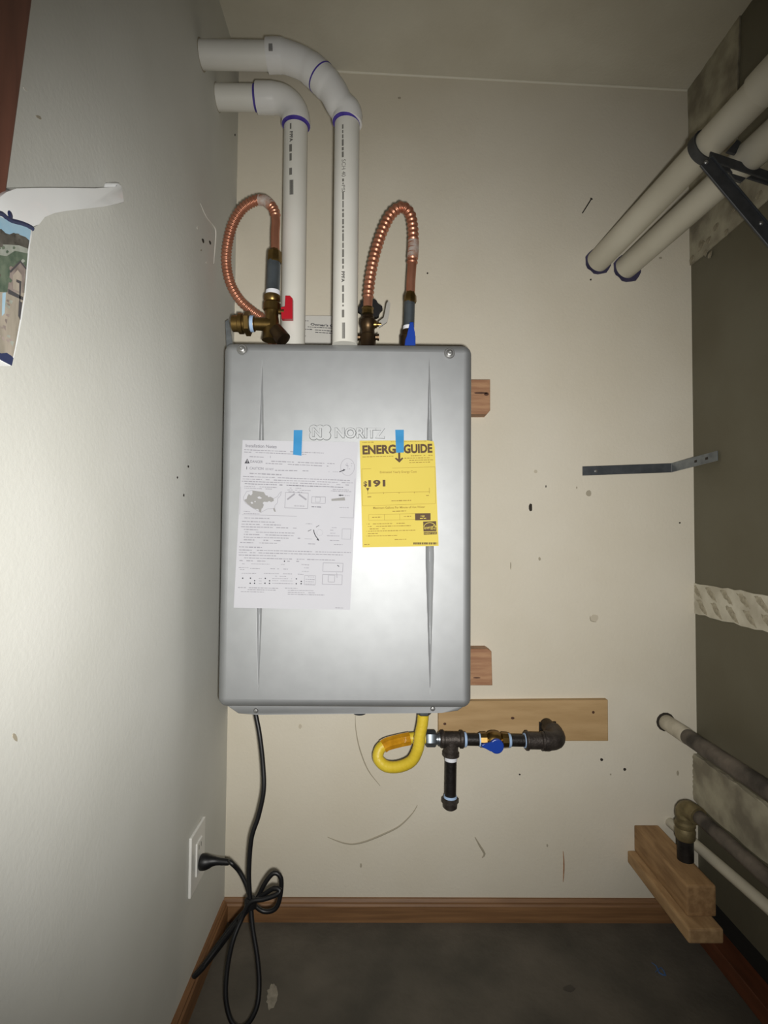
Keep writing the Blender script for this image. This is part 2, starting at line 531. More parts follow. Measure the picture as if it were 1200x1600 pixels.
# floor marks and a painted glow
blot('floor_glow', 425, 1558, 9, 21, 'pale_glow_stain', fo, 'Z', .1, 26)  # reflected glow on the floor, painted as a flat pale patch
streak('crayon_mark', [(1018, 1504), (1026, 1510), (1030, 1520), (1040, 1524), (1033, 1512), (1024, 1519)], .0018, 'crayon', fo, 'Z')
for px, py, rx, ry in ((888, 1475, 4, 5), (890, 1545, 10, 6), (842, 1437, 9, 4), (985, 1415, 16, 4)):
    blot('floor_stain', px, py, rx, ry, 'floor_dark' if px < 900 else 'pale_glow_stain', fo, 'Z')

# ------------------------------------------------------------------ the water heater
hx0, hx1 = at(343, 820, Y=YF).x, at(738, 820, Y=YF).x
hz1, hz0 = at(540, 535, Y=YF).z, at(540, 1108, Y=YF).z
cx, RIM = (hx0 + hx1) / 2, .018
YFB = YF + .055               # back edge of the front cover
YHB = YB - .04                # back of the case
heater = empty('tankless_water_heater', (cx, YHB - .1, hz0 - .03))
tag(heater, 'large silver grey tankless water heater hung on the back wall', 'water heater')
def hs(px, py, d=0.0): return at(px, py, Y=YF - d)

# front cover: rim rolled round a rounded rectangle, inner panel with two V creases
def groove_depth(x, z, gx0, gx1, zt, zbm):
    """crease runs along x=gx(z) from zt down to zbm, pointed at both ends"""
    if not (zbm < z < zt): return 0
    t = (zt - z) / (zt - zbm)
    w = .0075 * min(1, min(t, 1 - t) * 2.6) + .0004
    gx = gx0 + (gx1 - gx0) * t
    d = abs(x - gx)
    return max(0, 1 - d / w) * w * 1.0 if d < w else 0
gL0, gL1 = hs(410, 570), hs(404, 1078)
gR0, gR1 = hs(671, 565), hs(672, 1078)
ix0, ix1, iz0, iz1 = hx0 + RIM, hx1 - RIM, hz0 + RIM, hz1 - RIM
xs = [ix0 + (ix1 - ix0) * i / 14 for i in range(15)]
for gx in (gL0.x, gL1.x, (gL0.x + gL1.x) / 2, gR0.x, gR1.x):
    xs += [gx + k * .0015 for k in range(-9, 10)]
xs = sorted(set(round(x, 5) for x in xs))
zs = [iz0 + (iz1 - iz0) * i / 90 for i in range(91)]
g = G(); V = []; Fc = []
def crown(x, z):
    u = (x - cx) / (ix1 - cx); w = (z - (iz0 + iz1) / 2) / ((iz1 - iz0) / 2)
    return .0035 * (u ** 4) + .0025 * (abs(w) ** 5)
for z in zs:
    for x in xs:
        V.append((x, YF - .004 + crown(x, z) + groove_depth(x, z, gL0.x, gL1.x, gL0.z, gL1.z) + groove_depth(x, z, gR0.x, gR1.x, gR0.z, gR1.z), z))
nx = len(xs)
for j in range(len(zs) - 1):
    for i in range(nx - 1):
        Fc.append((j * nx + i, j * nx + i + 1, (j + 1) * nx + i + 1, (j + 1) * nx + i))
g.add(V, Fc)
# rim
def rim_loops(x0, x1, z0, z1, r, prof, n=7, yf=YF):
    """prof: list of (inset 0..r, y)"""
    loops = []
    for ins, y in prof:
        lp = []
        rr = r - ins
        for (qx, qz, a0) in ((x1 - r, z1 - r, 0), (x0 + r, z1 - r, 90), (x0 + r, z0 + r, 180), (x1 - r, z0 + r, 270)):
            for k in range(n):
                a = R(a0 + 90 * k / (n - 1))
                lp.append(Vector((qx + rr * math.cos(a), y, qz + rr * math.sin(a))))
        loops.append(lp)
    return loops
def add_loops(g, loops, close=False):
    n = len(loops[0]); v = [p for l in loops for p in l]; f = []
    for i in range(len(loops) - 1):
        for k in range(n):
            k2 = (k + 1) % n
            f.append((i * n + k, i * n + k2, (i + 1) * n + k2, (i + 1) * n + k))
    if close: f.append(tuple((len(loops) - 1) * n + k for k in range(n)))
    g.add(v, f)
prof = [(RIM * (1 - math.sin(R(a))), YF + .002 + RIM * .9 * (1 - math.cos(R(a)))) for a in (0, 12, 25, 40, 55, 70, 82, 90)]
prof += [(0, YFB - .006), (.0012, YFB - .003), (.0012, YFB)]
add_loops(g, rim_loops(hx0, hx1, hz0, hz1, RIM, prof))
cover = g.build('front_cover', 'steel_paint', heater, True, 50)
# case behind with a slim flange
g = G()
add_loops(g, rim_loops(hx0 - .002, hx1 + .002, hz0 - .002, hz1 + .002, .02, [(.012, YFB - .008), (0, YFB - .008), (0, YFB + .004), (.006, YFB + .004), (.006, YHB), (.019, YHB)]), True)
g.build('case', 'steel_body', heater, True, 40)
# bottom pan with chamfered ends
yp = YF + .05
pan = [at(350, 1100, Y=yp), at(372, 1115, Y=yp), at(400, 1117, Y=yp), at(690, 1114, Y=yp), at(715, 1111, Y=yp), at(734, 1098, Y=yp)]
prism('bottom_pan', [p + Vector((0, .1, 0)) for p in pan], (0, -.1, 0), 'steel_paint', heater, bevel=.002, smooth=True)
for px in (400, 676):
    p = at(px, 1110 if px < 500 else 1107, Y=yp)
    lathe('screw', p, (0, -1, 0), [(0, .005), (.002, .005), (.004, .0035), (.0045, .001)], 'screw_steel', heater)
for px, py in ((379, 547), (702, 553)):
    p = hs(px, py); p.y = YF - .002
    s_ = lathe('cover_screw', p, (0, -1, 0), [(0, .0105), (.002, .0105), (.003, .0095), (.003, .0065), (.0075, .006), (.0085, .0045), (.0085, .0028), (.006, .0024)], 'screw_steel', heater)
    s_['label'] = 'shiny hex head screw with washer'
# mounting tab left of the cover top and small drain stub below
tb = [at(352, 502, Y=1.2), at(357, 499, Y=1.2), at(364, 540, Y=1.2), at(354, 545, Y=1.2)]
prism('mounting_tab', tb, (0, .004, 0), 'galv', heater)
p = at(562, 1106, Y=1.17)
lathe('drain_plug', p + Vector((0, 0, .012)), (0, 0, -1), [(0, .02), (.014, .02), (.016, .016), (.024, .013), (.026, .006)], 'galv_dark', heater)
streak('hanging_wire', [(555, 1117), (556, 1140), (562, 1170), (575, 1203), (594, 1228)], .0016, 'scuff')

# raised lettering and mark pressed into the cover
g = G()
def ribbon(g, pts, w, h=.0022, closed=False):
    P = [hs(x, y, -.004 + .004) for x, y in pts]
    P = [Vector((p.x, YF - .0042, p.z)) for p in P]
    g_tube(g, P + ([P[0], P[1]] if closed else []), w, 6, not closed)
def emboss(g, P2, f, y_top, h, slope):
    """raised flat shapes with sloping sides; P2 = (x, z) points in metres"""
    from collections import Counter
    cnt = Counter(); orient = {}
    for fc in f:
        ar = sum(P2[fc[i]][0] * P2[fc[(i + 1) % len(fc)]][1] - P2[fc[(i + 1) % len(fc)]][0] * P2[fc[i]][1] for i in range(len(fc)))
        fo_ = fc if ar > 0 else fc[::-1]
        for i in range(len(fo_)):
            a, b = fo_[i], fo_[(i + 1) % len(fo_)]
            cnt[tuple(sorted((a, b)))] += 1; orient[tuple(sorted((a, b)))] = (a, b)
    nrm = [Vector((0, 0)) for _ in P2]; sides = []
    for k, c in cnt.items():
        if c == 1:
            a, b = orient[k]
            d = Vector((P2[b][0] - P2[a][0], P2[b][1] - P2[a][1]))
            if d.length < 1e-9: continue
            n = Vector((d.y, -d.x)).normalized()
            nrm[a] += n; nrm[b] += n; sides.append((a, b))
    k = len(P2)
    top = [Vector((x, y_top, z)) for x, z in P2]; bot = []
    for (x, z), n in zip(P2, nrm):
        if n.length > 1e-6: n = n.normalized()
        bot.append(Vector((x + n.x * slope, y_top + h, z + n.y * slope)))
    g.add(top + bot, list(f) + [(a, b, b + k, a + k) for a, b in sides])
def logo_text(s, x0, x1, yb, h, y_top):
    v, f = text_geo(s, .02)
    a0 = min(q[0] for q in v); a1 = max(q[0] for q in v); b1 = max(q[1] for q in v)
    P = []
    for a, b in v:
        q = hs(x0 + (a - a0) / (a1 - a0) * (x1 - x0), yb - b / b1 * h + (a - a0) / (a1 - a0) * 1.0)
        P.append((q.x, q.z))
    emboss(g, P, f, y_top, .003, .0013)
logo_text('NORITZ', 524, 601, 684, 15, YF - .0065)
lob = [(dx, dy) for dx in (-10, 0, 10) for dy in (-5, 5)]
fl_ = []
for i in range(90):
    a = 2 * math.pi * i / 90; c_, s_ = math.cos(a), math.sin(a); best = 0
    for dx, dy in lob:
        b_ = dx * c_ + dy * s_; disc = b_ * b_ - (dx * dx + dy * dy - 6.4 ** 2)
        if disc > 0: best = max(best, b_ + math.sqrt(disc))
    q = hs(500.5 + best * c_, 676.5 + best * s_); fl_.append((q.x, q.z))
emboss(g, fl_, [tuple(range(90))], YF - .0062, .0027, .0013)
logo_text('N', 489, 503, 682.5, 13, YF - .0085)
g.build('raised_logo', 'steel_paint', cover, False)['kind'] = 'stuff'

# ------------------------------------------------------------------ paper notice
notice = empty('installation_notice', hs(457, 950))
tag(notice, 'white printed notice sheet taped to the front of the water heater', 'notice')
def crop1(x, y): return (360 + x / 5.519, 670 + y / 5.519)
NTL, NTR, NBL, NBR = (379, 687.5), (559.5, 691), (365, 949.5), (547, 953)
def lift(px, py):
    t = max(0, min(1, (py - 690) / 262)); u = max(0, min(1, (px - 365) / 190))
    return .0062 + .004 * t * t + .003 * math.sin(3.1 * t + 1.5 * u) ** 2 * t + .001 * math.sin(9 * u + 4 * t)
def ns(px, py): return at(px, py, Y=YF - lift(px, py))
def nsi(px, py): return at(px, py, Y=YF - lift(px, py) - .0005)
g = G(); V = []; Fc = []
for j in range(25):
    for i in range(17):
        u, t = i / 16, j / 24
        a = Vector(NTL).lerp(Vector(NTR), u); b = Vector(NBL).lerp(Vector(NBR), u)
        q = a.lerp(b, t); V.append(ns(q.x, q.y))
for j in range(24):
    for i in range(16):
        Fc.append((j * 17 + i, j * 17 + i + 1, (j + 1) * 17 + i + 1, (j + 1) * 17 + i))
g.add(V, Fc); g.build('sheet', 'paper', notice, True)
def n1(x, y): return nsi(*crop1(x, y))
g = G()
g_text(g, 'Installation Notes', (132, 158), (398, 168), 28, n1, .004)
g.build('heading', 'ink_mid', notice)['kind'] = 'stuff'
g = G()
g_text(g, 'DANGER', (172, 292), (278, 296), 22, n1)
g_text(g, 'CAUTION', (166, 350), (284, 354), 22, n1)
g_text(g, 'DO NOT', (302, 355), (372, 358), 17, n1)
g.build('warning_words', 'ink_mid', notice)['kind'] = 'stuff'
g = G()
rg = random.Random(3)
for a, b, h in (((118, 180), (804, 210), 11), ((118, 200), (655, 222), 11), ((165, 240), (320, 246), 12), ((310, 278), (908, 302), 12), ((304, 298), (845, 322), 12),
                ((385, 358), (700, 364), 13), ((165, 384), (440, 397), 14), ((108, 410), (1030, 446), 11), ((104, 432), (1058, 467), 11), ((98, 452), (1045, 486), 11),
                ((120, 497), (400, 506), 9), ((120, 512), (358, 520), 9), ((490, 510), (610, 514), 9), ((490, 527), (692, 533), 9), ((500, 542), (620, 548), 12),
                ((845, 520), (1020, 528), 9), ((865, 535), (1045, 543), 9), ((985, 575), (1030, 577), 9), ((940, 678), (1020, 681), 9), ((550, 665), (645, 668), 10), ((115, 712), (175, 716), 8), ((115, 730), (250, 734), 8),
                ((120, 768), (335, 774), 13), ((100, 798), (380, 806), 13), ((95, 822), (434, 830), 12), ((92, 844), (578, 857), 12), ((115, 867), (240, 872), 12), ((92, 888), (556, 900), 12), ((115, 910), (550, 922), 12),
                ((115, 934), (506, 944), 12), ((115, 957), (432, 965), 12), ((84, 980), (402, 988), 12), ((75, 1018), (272, 1024), 14), ((75, 1044), (1040, 1068), 11), ((72, 1066), (970, 1088), 11), ((72, 1088), (402, 1096), 11),
                ((80, 1112), (908, 1133), 11), ((78, 1136), (302, 1142), 11), ((490, 1142), (515, 1143), 12), ((568, 1143), (592, 1144), 12), ((100, 1164), (128, 1165), 8), ((178, 1164), (340, 1168), 8), ((436, 1170), (470, 1171), 8), ((585, 1168), (700, 1176), 9),
                ((72, 1196), (158, 1198), 9), ((82, 1213), (120, 1214), 9), ((170, 1204), (255, 1206), 9), ((345, 1206), (495, 1210), 9), ((615, 1198), (680, 1200), 8), ((615, 1230), (680, 1232), 8), ((96, 1246), (230, 1248), 9), ((290, 1248), (530, 1252), 9), ((560, 1252), (630, 1256), 9),
                ((385, 1270), (480, 1272), 8), ((360, 1290), (530, 1293), 8), ((360, 1310), (540, 1313), 8), ((360, 1332), (540, 1336), 8), ((245, 1290), (270, 1291), 8), ((245, 1312), (270, 1313), 8), ((245, 1334), (270, 1335), 8), ((648, 1276), (728, 1279), 8), ((648, 1298), (728, 1301), 8), ((648, 1318), (720, 1320), 8), ((648, 1338), (728, 1341), 8),
                ((65, 1368), (412, 1376), 10), ((90, 1386), (394, 1392), 10), ((90, 1404), (290, 1408), 9), ((470, 1374), (580, 1376), 9), ((495, 1392), (715, 1396), 9), ((495, 1410), (735, 1415), 9), ((495, 1426), (810, 1434), 9), ((905, 1544), (990, 1546), 9),
                ((845, 370), (935, 372), 7), ((650, 818), (705, 820), 9), ((875, 852), (925, 854), 9), ((860, 874), (945, 876), 9), ((860, 900), (905, 901), 9), ((832, 922), (940, 925), 9), ((832, 962), (942, 964), 9), ((580, 944), (620, 945), 12), ((670, 992), (738, 994), 10), ((893, 997), (968, 999), 10)):
    g_words(g, a, b, h, n1, rg)
g.build('text_lines', 'ink', notice)['kind'] = 'stuff'
g = G()
for a, b, h in (((98, 472), (975, 505), 10), ((700, 672), (785, 675), 11)):
    g_words(g, a, b, h, n1, rg, .95)
g.build('bold_lines', 'ink_mid', notice)['kind'] = 'stuff'
g = G()
for x, y in ((466, 1142), (106, 1288), (173, 1288), (209, 1310), (171, 1332), (208, 1332), (301, 1290), (338, 1311), (298, 1332), (337, 1333), (569, 1294), (611, 1316), (568, 1336), (610, 1336)):
    g_quad(g, [(x + 6 * math.cos(R(k * 45)), y + 6 * math.sin(R(k * 45))) for k in range(8)], n1)
# warning triangle, arrows
g_quad(g, [(145, 257), (166, 298), (122, 298)], n1)
g_line(g, (141, 326), (140, 350), 4, n1)
g_line(g, (940, 371), (975, 358), 8, n1); g_quad(g, [(993, 351), (972, 348), (977, 366)], n1)
g_quad(g, [(930, 573), (950, 565), (950, 570), (975, 570), (975, 577), (950, 577), (950, 582)], n1)
for k in range(8):
    t0, t1 = k / 8, (k + 1) / 8
    f_ = lambda t: (718 + 34 * t * t + 4 * t, 870 + 82 * t)
    g_line(g, f_(t0), f_(t1), 7, n1)
g_quad(g, [(766, 966), (742, 958), (758, 946)], n1)
g_line(g, (668, 884), (698, 869), 4, n1); g_line(g, (738, 848), (766, 832), 4, n1)
g_line(g, (922, 1176), (938, 1188), 6, n1)
g.build('bold_marks', 'ink_dark', notice)['kind'] = 'stuff'
# shaded map and thin line drawings
g = G()
mp_ = [(190, 532), (288, 546), (305, 575), (320, 575), (326, 590), (345, 585), (372, 600), (374, 622), (350, 632), (335, 622), (318, 632), (290, 628), (278, 640), (288, 655), (280, 680), (268, 690), (264, 720), (248, 712), (240, 690), (215, 692), (190, 680), (150, 650), (128, 628), (118, 612), (140, 605), (145, 585), (158, 562), (178, 576), (190, 560)]
for tri in (list(range(len(mp_))),):
    g_quad(g, mp_, n1)
g_quad(g, [(372, 682), (382, 684), (392, 715), (380, 716), (370, 698)], n1)
g_quad(g, [(870, 605), (985, 590), (990, 618), (872, 622)], n1)
g.build('map_shading', 'map_grey', notice)['kind'] = 'stuff'
g = G()
def n1b(x, y): return at(*crop1(x, y), Y=YF - lift(*crop1(x, y)) - .0009)
for c_ in ([(232, 590), (250, 582), (272, 597), (262, 604), (240, 602)], [(174, 636), (186, 628), (198, 642), (184, 648)], [(206, 626), (214, 620), (220, 630), (210, 634)]):
    g_quad(g, c_, n1b)
g_quad(g, [(142, 270), (148, 270), (147, 292), (143, 292)], n1b)
g.build('map_gaps', 'paper', notice)['kind'] = 'stuff'
g = G()
def rect(g, x0, y0, x1, y1, w, sf, sl=.03):
    P = [(x0, y0), (x1, y0 + (x1 - x0) * sl), (x1 - (y1 - y0) * .05, y1 + (x1 - x0) * sl), (x0 - (y1 - y0) * .05, y1)]
    for i in range(4): g_line(g, P[i], P[(i + 1) % 4], w, sf)
rect(g, 475, 548, 672, 682, 4, n1); rect(g, 702, 585, 820, 640, 4, n1); rect(g, 735, 590, 775, 632, 3, n1)
rect(g, 800, 1155, 972, 1230, 4, n1); rect(g, 795, 1255, 965, 1340, 4, n1); rect(g, 845, 1262, 900, 1320, 4, n1)
rect(g, 640, 1265, 735, 1345, 3, n1); rect(g, 965, 862, 1040, 950, 3, n1); rect(g, 345, 233, 345.1, 252, 3, n1)
g_line(g, (100, 740), (1062, 768), 3, n1); g_line(g, (1075, 430), (1060, 770), 3, n1); g_line(g, (88, 500), (80, 740), 3, n1)
g_line(g, (640, 948), (705, 950), 3, n1); g_line(g, (915, 1240), (920, 1285), 4, n1)
for k in range(20):
    a, b = R(k * 18), R(k * 18 + 18)
    g_line(g, (1010 + 60 * math.cos(a), 330 + 74 * math.sin(a)), (1010 + 60 * math.cos(b), 330 + 74 * math.sin(b)), 3, n1)
    if k % 2: g_line(g, (770 + 26 * math.cos(a), 895 + 26 * math.sin(a)), (770 + 26 * math.cos(b), 895 + 26 * math.sin(b)), 3, n1)
for k in range(14):
    x, y = 975 + rg.random() * 70, 285 + rg.random() * 60
    g_line(g, (x, y), (x + 14 * rg.random(), y + 8 * rg.random()), 4, n1)
cst = [(374, 600), (405, 585), (420, 560), (440, 540), (432, 575), (408, 600), (405, 640), (385, 660), (380, 684)]
for i in range(len(cst) - 1): g_line(g, cst[i], cst[i + 1], 3, n1)
cst = [(190, 532), (140, 540), (112, 590), (112, 612), (130, 640), (190, 682), (262, 722), (320, 690), (372, 688)]
for i in range(len(cst) - 1): g_line(g, cst[i], cst[i + 1], 3, n1)
for x0, y0, x1, y1 in ((490, 610, 555, 560), (590, 565, 655, 612)):
    g_line(g, (x0, y0), (x1, y1), 14, n1)
g.build('line_drawings', 'ink', notice)['kind'] = 'stuff'

# ------------------------------------------------------------------ yellow energy label
elab = empty('energy_label', hs(627, 855))
tag(elab, 'bright yellow printed energy label taped on the heater beside the white sheet', 'label')
def crop2(x, y): return (550 + x / 7.273, 650 + y / 7.273)
def lift2(px, py):
    t = max(0, min(1, (py - 688) / 168)); u = max(0, min(1, (px - 563) / 120))
    return .0062 + .003 * t * t + .0012 * math.sin(5 * u + 2 * t)
def ls(px, py): return at(px, py, Y=YF - lift2(px, py))
def l1(x, y):
    px, py = crop2(x, y); return at(px, py, Y=YF - lift2(px, py) - .0006)
def l2(x, y):
    px, py = crop2(x, y); return at(px, py, Y=YF - lift2(px, py) - .0011)
E = [Vector(q) for q in ((562, 688.5), (679, 688), (566.5, 855.5), (685.5, 853))]
g = G(); V = []; Fc = []
for j in range(15):
    for i in range(11):
        q = E[0].lerp(E[1], i / 10).lerp(E[2].lerp(E[3], i / 10), j / 14)
        if i == 10 and j == 0: q += Vector((-1.5, 1.5))
        V.append(ls(q.x, q.y))
for j in range(14):
    for i in range(10):
        Fc.append((j * 11 + i, j * 11 + i + 1, (j + 1) * 11 + i + 1, (j + 1) * 11 + i))
g.add(V, Fc); g.build('sheet', 'label_yellow', elab, True)
g = G()
g_text(g, 'ENERG', (120, 432), (500, 420), 98, l1, .045)
g_text(g, 'GUIDE', (588, 420), (914, 412), 98, l1, .045)
# the Y whose stem is a downward arrow
g_line(g, (508, 325), (540, 385), 26, l1); g_line(g, (572, 322), (540, 385), 26, l1); g_line(g, (536, 375), (537, 500), 24, l1)
g_quad(g, [(486, 484), (500, 472), (538, 500), (570, 470), (584, 482), (538, 530)], l1)
g.build('headline', 'label_ink', elab)['kind'] = 'stuff'
g = G()
g_text(g, '$', (132, 798), (172, 797), 56, l1, .03)
g_text(g, '191', (186, 800), (380, 796), 72, l1, .045)
g_quad(g, [(160, 818), (198, 817), (179, 856)], l1)
g_quad(g, [(716, 1107), (892, 1105), (893, 1183), (718, 1186)], l1)
g_quad(g, [(808, 1200), (956, 1195), (960, 1308), (812, 1312)], l1)
g_quad(g, [(815, 1318), (964, 1314), (965, 1344), (817, 1350)], l1)
x = 698
while x < 968:
    w = rg.choice((4, 7, 10, 14)); g_quad(g, [(x, 1436), (x + w, 1435.5), (x + w, 1459), (x, 1460)], l1); x += w + rg.choice((3, 5, 8))
g.build('price_and_boxes', 'label_ink', elab)['kind'] = 'stuff'
g = G()
g_text(g, 'Estimated Yearly Energy Cost', (318, 650), (735, 643), 24, l1, .01)
g_text(g, 'Maximum Gallons Per Minute of Hot Water', (240, 1056), (830, 1044), 24, l1, .016)
g_line(g, (178, 876), (882, 860), 4, l1); g_line(g, (180, 850), (180, 892), 5, l1); g_line(g, (879, 815), (880, 880), 5, l1)
for x in (360, 535, 708): g_line(g, (x, 872 - (x - 178) * .02), (x, 888 - (x - 178) * .02), 6, l1)
for a, b in (((110, 602), (945, 578)), ((945, 578), (948, 995)), ((948, 995), (120, 1022)), ((120, 1022), (110, 602)),
             ((188, 1120), (716, 1110)), ((190, 1186), (716, 1176)), ((188, 1120), (190, 1186)), ((366, 1115), (368, 1183)), ((542, 1112), (544, 1180))):
    g_line(g, a, b, 3, l1)
g_words(g, (176, 920), (218, 918), 16, l1, rg); g_words(g, (842, 904), (886, 902), 16, l1, rg)
g_text(g, 'High', (0, 0), (1, 0), 1, lambda a, b: l1(-900, -900)) if False else None
for a, b, h in (((118, 300), (250, 298), 12), ((440, 294), (860, 284), 10), ((118, 466), (470, 457), 14), ((668, 452), (915, 446), 13), ((595, 480), (885, 474), 13), ((650, 504), (930, 498), 14), ((650, 530), (915, 523), 14),
                ((398, 966), (672, 959), 15), ((460, 1084), (615, 1078), 16), ((228, 1152), (332, 1149), 15), ((434, 1147), (470, 1146), 15), ((588, 1142), (672, 1139), 15),
                ((180, 1228), (608, 1218), 13), ((180, 1256), (670, 1246), 13), ((180, 1284), (410, 1279), 13), ((180, 1310), (720, 1297), 13), ((180, 1337), (330, 1333), 13), ((180, 1364), (512, 1356), 13), ((484, 1404), (616, 1400), 14), ((138, 1460), (232, 1457), 14)):
    g_words(g, a, b, h, l1, rg)
for y in (1228, 1310, 1364): g_quad(g, [(162, y - 3), (168, y - 3), (168, y + 3), (162, y + 3)], l1)
g.build('fine_print', 'label_ink_soft', elab)['kind'] = 'stuff'
g = G()
g_text(g, 'High', (782, 1146), (826, 1145), 20, l2, .01)
g_words(g, (772, 1164), (842, 1162), 14, l2, rg)
for k in range(12):
    f_ = lambda t: (884 + 66 * math.cos(math.pi * (1 - t)), 1262 - 50 * math.sin(math.pi * t))
    g_line(g, f_(k / 12), f_((k + 1) / 12), 6, l2)
g_text(g, 'energy', (822, 1288), (926, 1276), 24, l2, .004)
st = []
for k in range(10):
    a = R(-90 + 36 * k); r_ = 30 if k % 2 == 0 else 13
    st.append((930 + r_ * math.cos(a), 1265 + r_ * math.sin(a)))
for k in range(10): g_line(g, st[k], st[(k + 1) % 10], 4, l2)
g_text(g, 'ENERGY STAR', (824, 1342), (958, 1338), 18, l2, .006)
g.build('reversed_print', 'label_yellow', elab)['kind'] = 'stuff'

# ------------------------------------------------------------------ blue tape
def tape(corners, label, dep):
    g = G()
    P = [Vector(c) for c in corners]
    n = 6; V = []; Fc = []
    for j in range(n + 1):
        for i in range(2):
            q = P[0].lerp(P[3], j / n).lerp(P[1].lerp(P[2], j / n), i)
            V.append(at(q.x, q.y, Y=YF - dep(j / n)))
    for j in range(n): Fc.append((j * 2, j * 2 + 1, j * 2 + 3, j * 2 + 2))
    k = len(V); V += [v + Vector((0, .0003, 0)) for v in V]; Fc += [tuple(i + k for i in f) for f in Fc]
    g.add(V, Fc)
    o = g.build('tape_strip', 'painter_tape', None, True)
    return tag(o, label, 'tape', 'strips of blue tape')
tape([(459, 672), (472.5, 672), (471, 712), (458, 710.5)], 'strip of blue tape holding the top of the white notice', lambda t: .0046 + (.0034 if t > .42 else .0) + .0004 * t)
tape([(617.5, 671.5), (631, 671.5), (631, 707), (619, 707.5)], 'strip of blue tape holding the top of the yellow label', lambda t: .0046 + (.0044 if t > .42 else .0))

# ------------------------------------------------------------------ vent pipes
PR = .0268                     # pipe radius
FR = .0315                     # fitting radius
def vent(name, label, pxc, Yv, y_ring, path, jog, yw):
    """vertical pipe at pixel column pxc; path: pixel list from the ring over to the wall with depths"""
    base = at(pxc, 540, Y=Yv); base.z = hz1 - .004
    root = empty(name, base)
    tag(root, label, 'pipe')
    return root, base
# left vent: one 90 degree elbow
YL = at(340, 155, X=XL).y
b0 = at(458, 520, Y=YL)
lv = empty('vent_pipe', (b0.x, YL, hz1 + .001)); tag(lv, 'shorter white plastic vent pipe with one elbow nearest the corner', 'pipe', 'white vent pipes above the heater')
top = at(458.5, 196, Y=YL); top.x = b0.x
hor = at(395, 153, Y=YL)
xr_ = at(402, 153, Y=YL).x
tube('riser', [(b0.x, YL, hz1 - .0005), (b0.x, YL, top.z + .02)], PR, 'pvc', lv, 32)
tube('wall_run', [(XL + .0005, YL, hor.z), (xr_ + .02, YL, hor.z)], PR, 'pvc', lv, 32)
rb = b0.x - xr_
arc = [Vector((xr_, YL, hor.z)), Vector((xr_ + .012, YL, hor.z))]
zt_ = top.z
rr_ = min(b0.x - xr_ - .012, hor.z - zt_ - .01)
for k in range(13):
    a = R(90 - 90 * k / 12)
    arc.append(Vector((b0.x - rr_ + rr_ * math.cos(a), YL, hor.z - rr_ + rr_ * math.sin(a))))
arc.append(Vector((b0.x, YL, zt_)))
tube('elbow', arc, [FR * 1.03] * 3 + [FR] * (len(arc) - 5) + [FR * 1.03] * 2, 'pvc_fit', lv, 32)
lathe('primer_ring', (b0.x, YL, zt_ + .001), (0, 0, -1), [(0, FR * 1.02), (.0015, FR * 1.01), (.003, PR * 1.02), (.007, PR * 1.006)], 'primer', lv, 32)
lathe('primer_ring', (xr_ + .001, YL, hor.z), (-1, 0, 0), [(0, FR * 1.02), (.0015, FR * 1.01), (.003, PR * 1.02), (.007, PR * 1.006)], 'primer', lv, 32)
# right vent: two 45 degree elbows
YR = at(315, 87, X=XL).y
PR, FR = .0256, .0296
b1 = at(539, 520, Y=YR)
rv = empty('vent_pipe', (b1.x, YR, hz1 + .001)); tag(rv, 'taller white plastic vent pipe with two joined elbows at its top', 'pipe', 'white vent pipes above the heater')
ztr = at(539, 192, Y=YR).z
hz_ = at(400, 87, Y=YR).z
xs_ = at(418, 87, Y=YR).x
tube('riser', [(b1.x, YR, hz1 - .0005), (b1.x, YR, ztr + .02)], PR, 'pvc', rv, 32)
tube('wall_run', [(XL + .0005, YR, hz_), (xs_ + .02, YR, hz_)], PR, 'pvc', rv, 32)
pm = at(501, 121, Y=YR)
c1 = catmull([(xs_, YR, hz_), (at(440, 87, Y=YR).x, YR, hz_), tuple(at(468, 97, Y=YR)), tuple(at(486, 108, Y=YR)), tuple(pm)], .006)
c2 = catmull([tuple(pm), tuple(at(519, 141, Y=YR)), tuple(at(531, 163, Y=YR)), (b1.x, YR, at(538, 178, Y=YR).z), (b1.x, YR, ztr)], .006)
def sock(c, k=5): return [FR * (1.04 if (i < k or i >= len(c) - k) else .99) for i in range(len(c))]
tube('elbow', c1, sock(c1), 'pvc_fit', rv, 32)
tube('elbow', c2, sock(c2), 'pvc_fit', rv, 32)
dr = (c2[1] - c2[0]).normalized()
lathe('primer_ring', pm - dr * .0015, dr, [(0, FR * 1.03), (.0002, FR * 1.06), (.003, FR * 1.06), (.0032, FR * 1.03)], 'primer', rv, 32)
lathe('primer_ring', (b1.x, YR, ztr + .001), (0, 0, -1), [(0, FR * 1.02), (.0015, FR * 1.01), (.003, PR * 1.02), (.005, PR * 1.006)], 'primer', rv, 32)
mk = at(424, 70, Y=YR - FR * .9)
prism('moulded_mark', [at(420, 62, Y=YR - FR * .88), at(426, 62, Y=YR - FR * .88), at(426, 80, Y=YR - FR * 1.0), at(420, 80, Y=YR - FR * 1.0)], (0, -.003, 0), 'map_grey', rv)
# dark gaps where the runs pass through the left wall
for o_, yy, zz in ((lv, YL, hor.z), (rv, YR, hz_)):
    lathe('wall_gap', (XL - .001, yy, zz), (1, 0, 0), [(0, PR + .003), (.0012, PR + .003), (.0014, PR + .0005)], 'scuff', o_, 32)
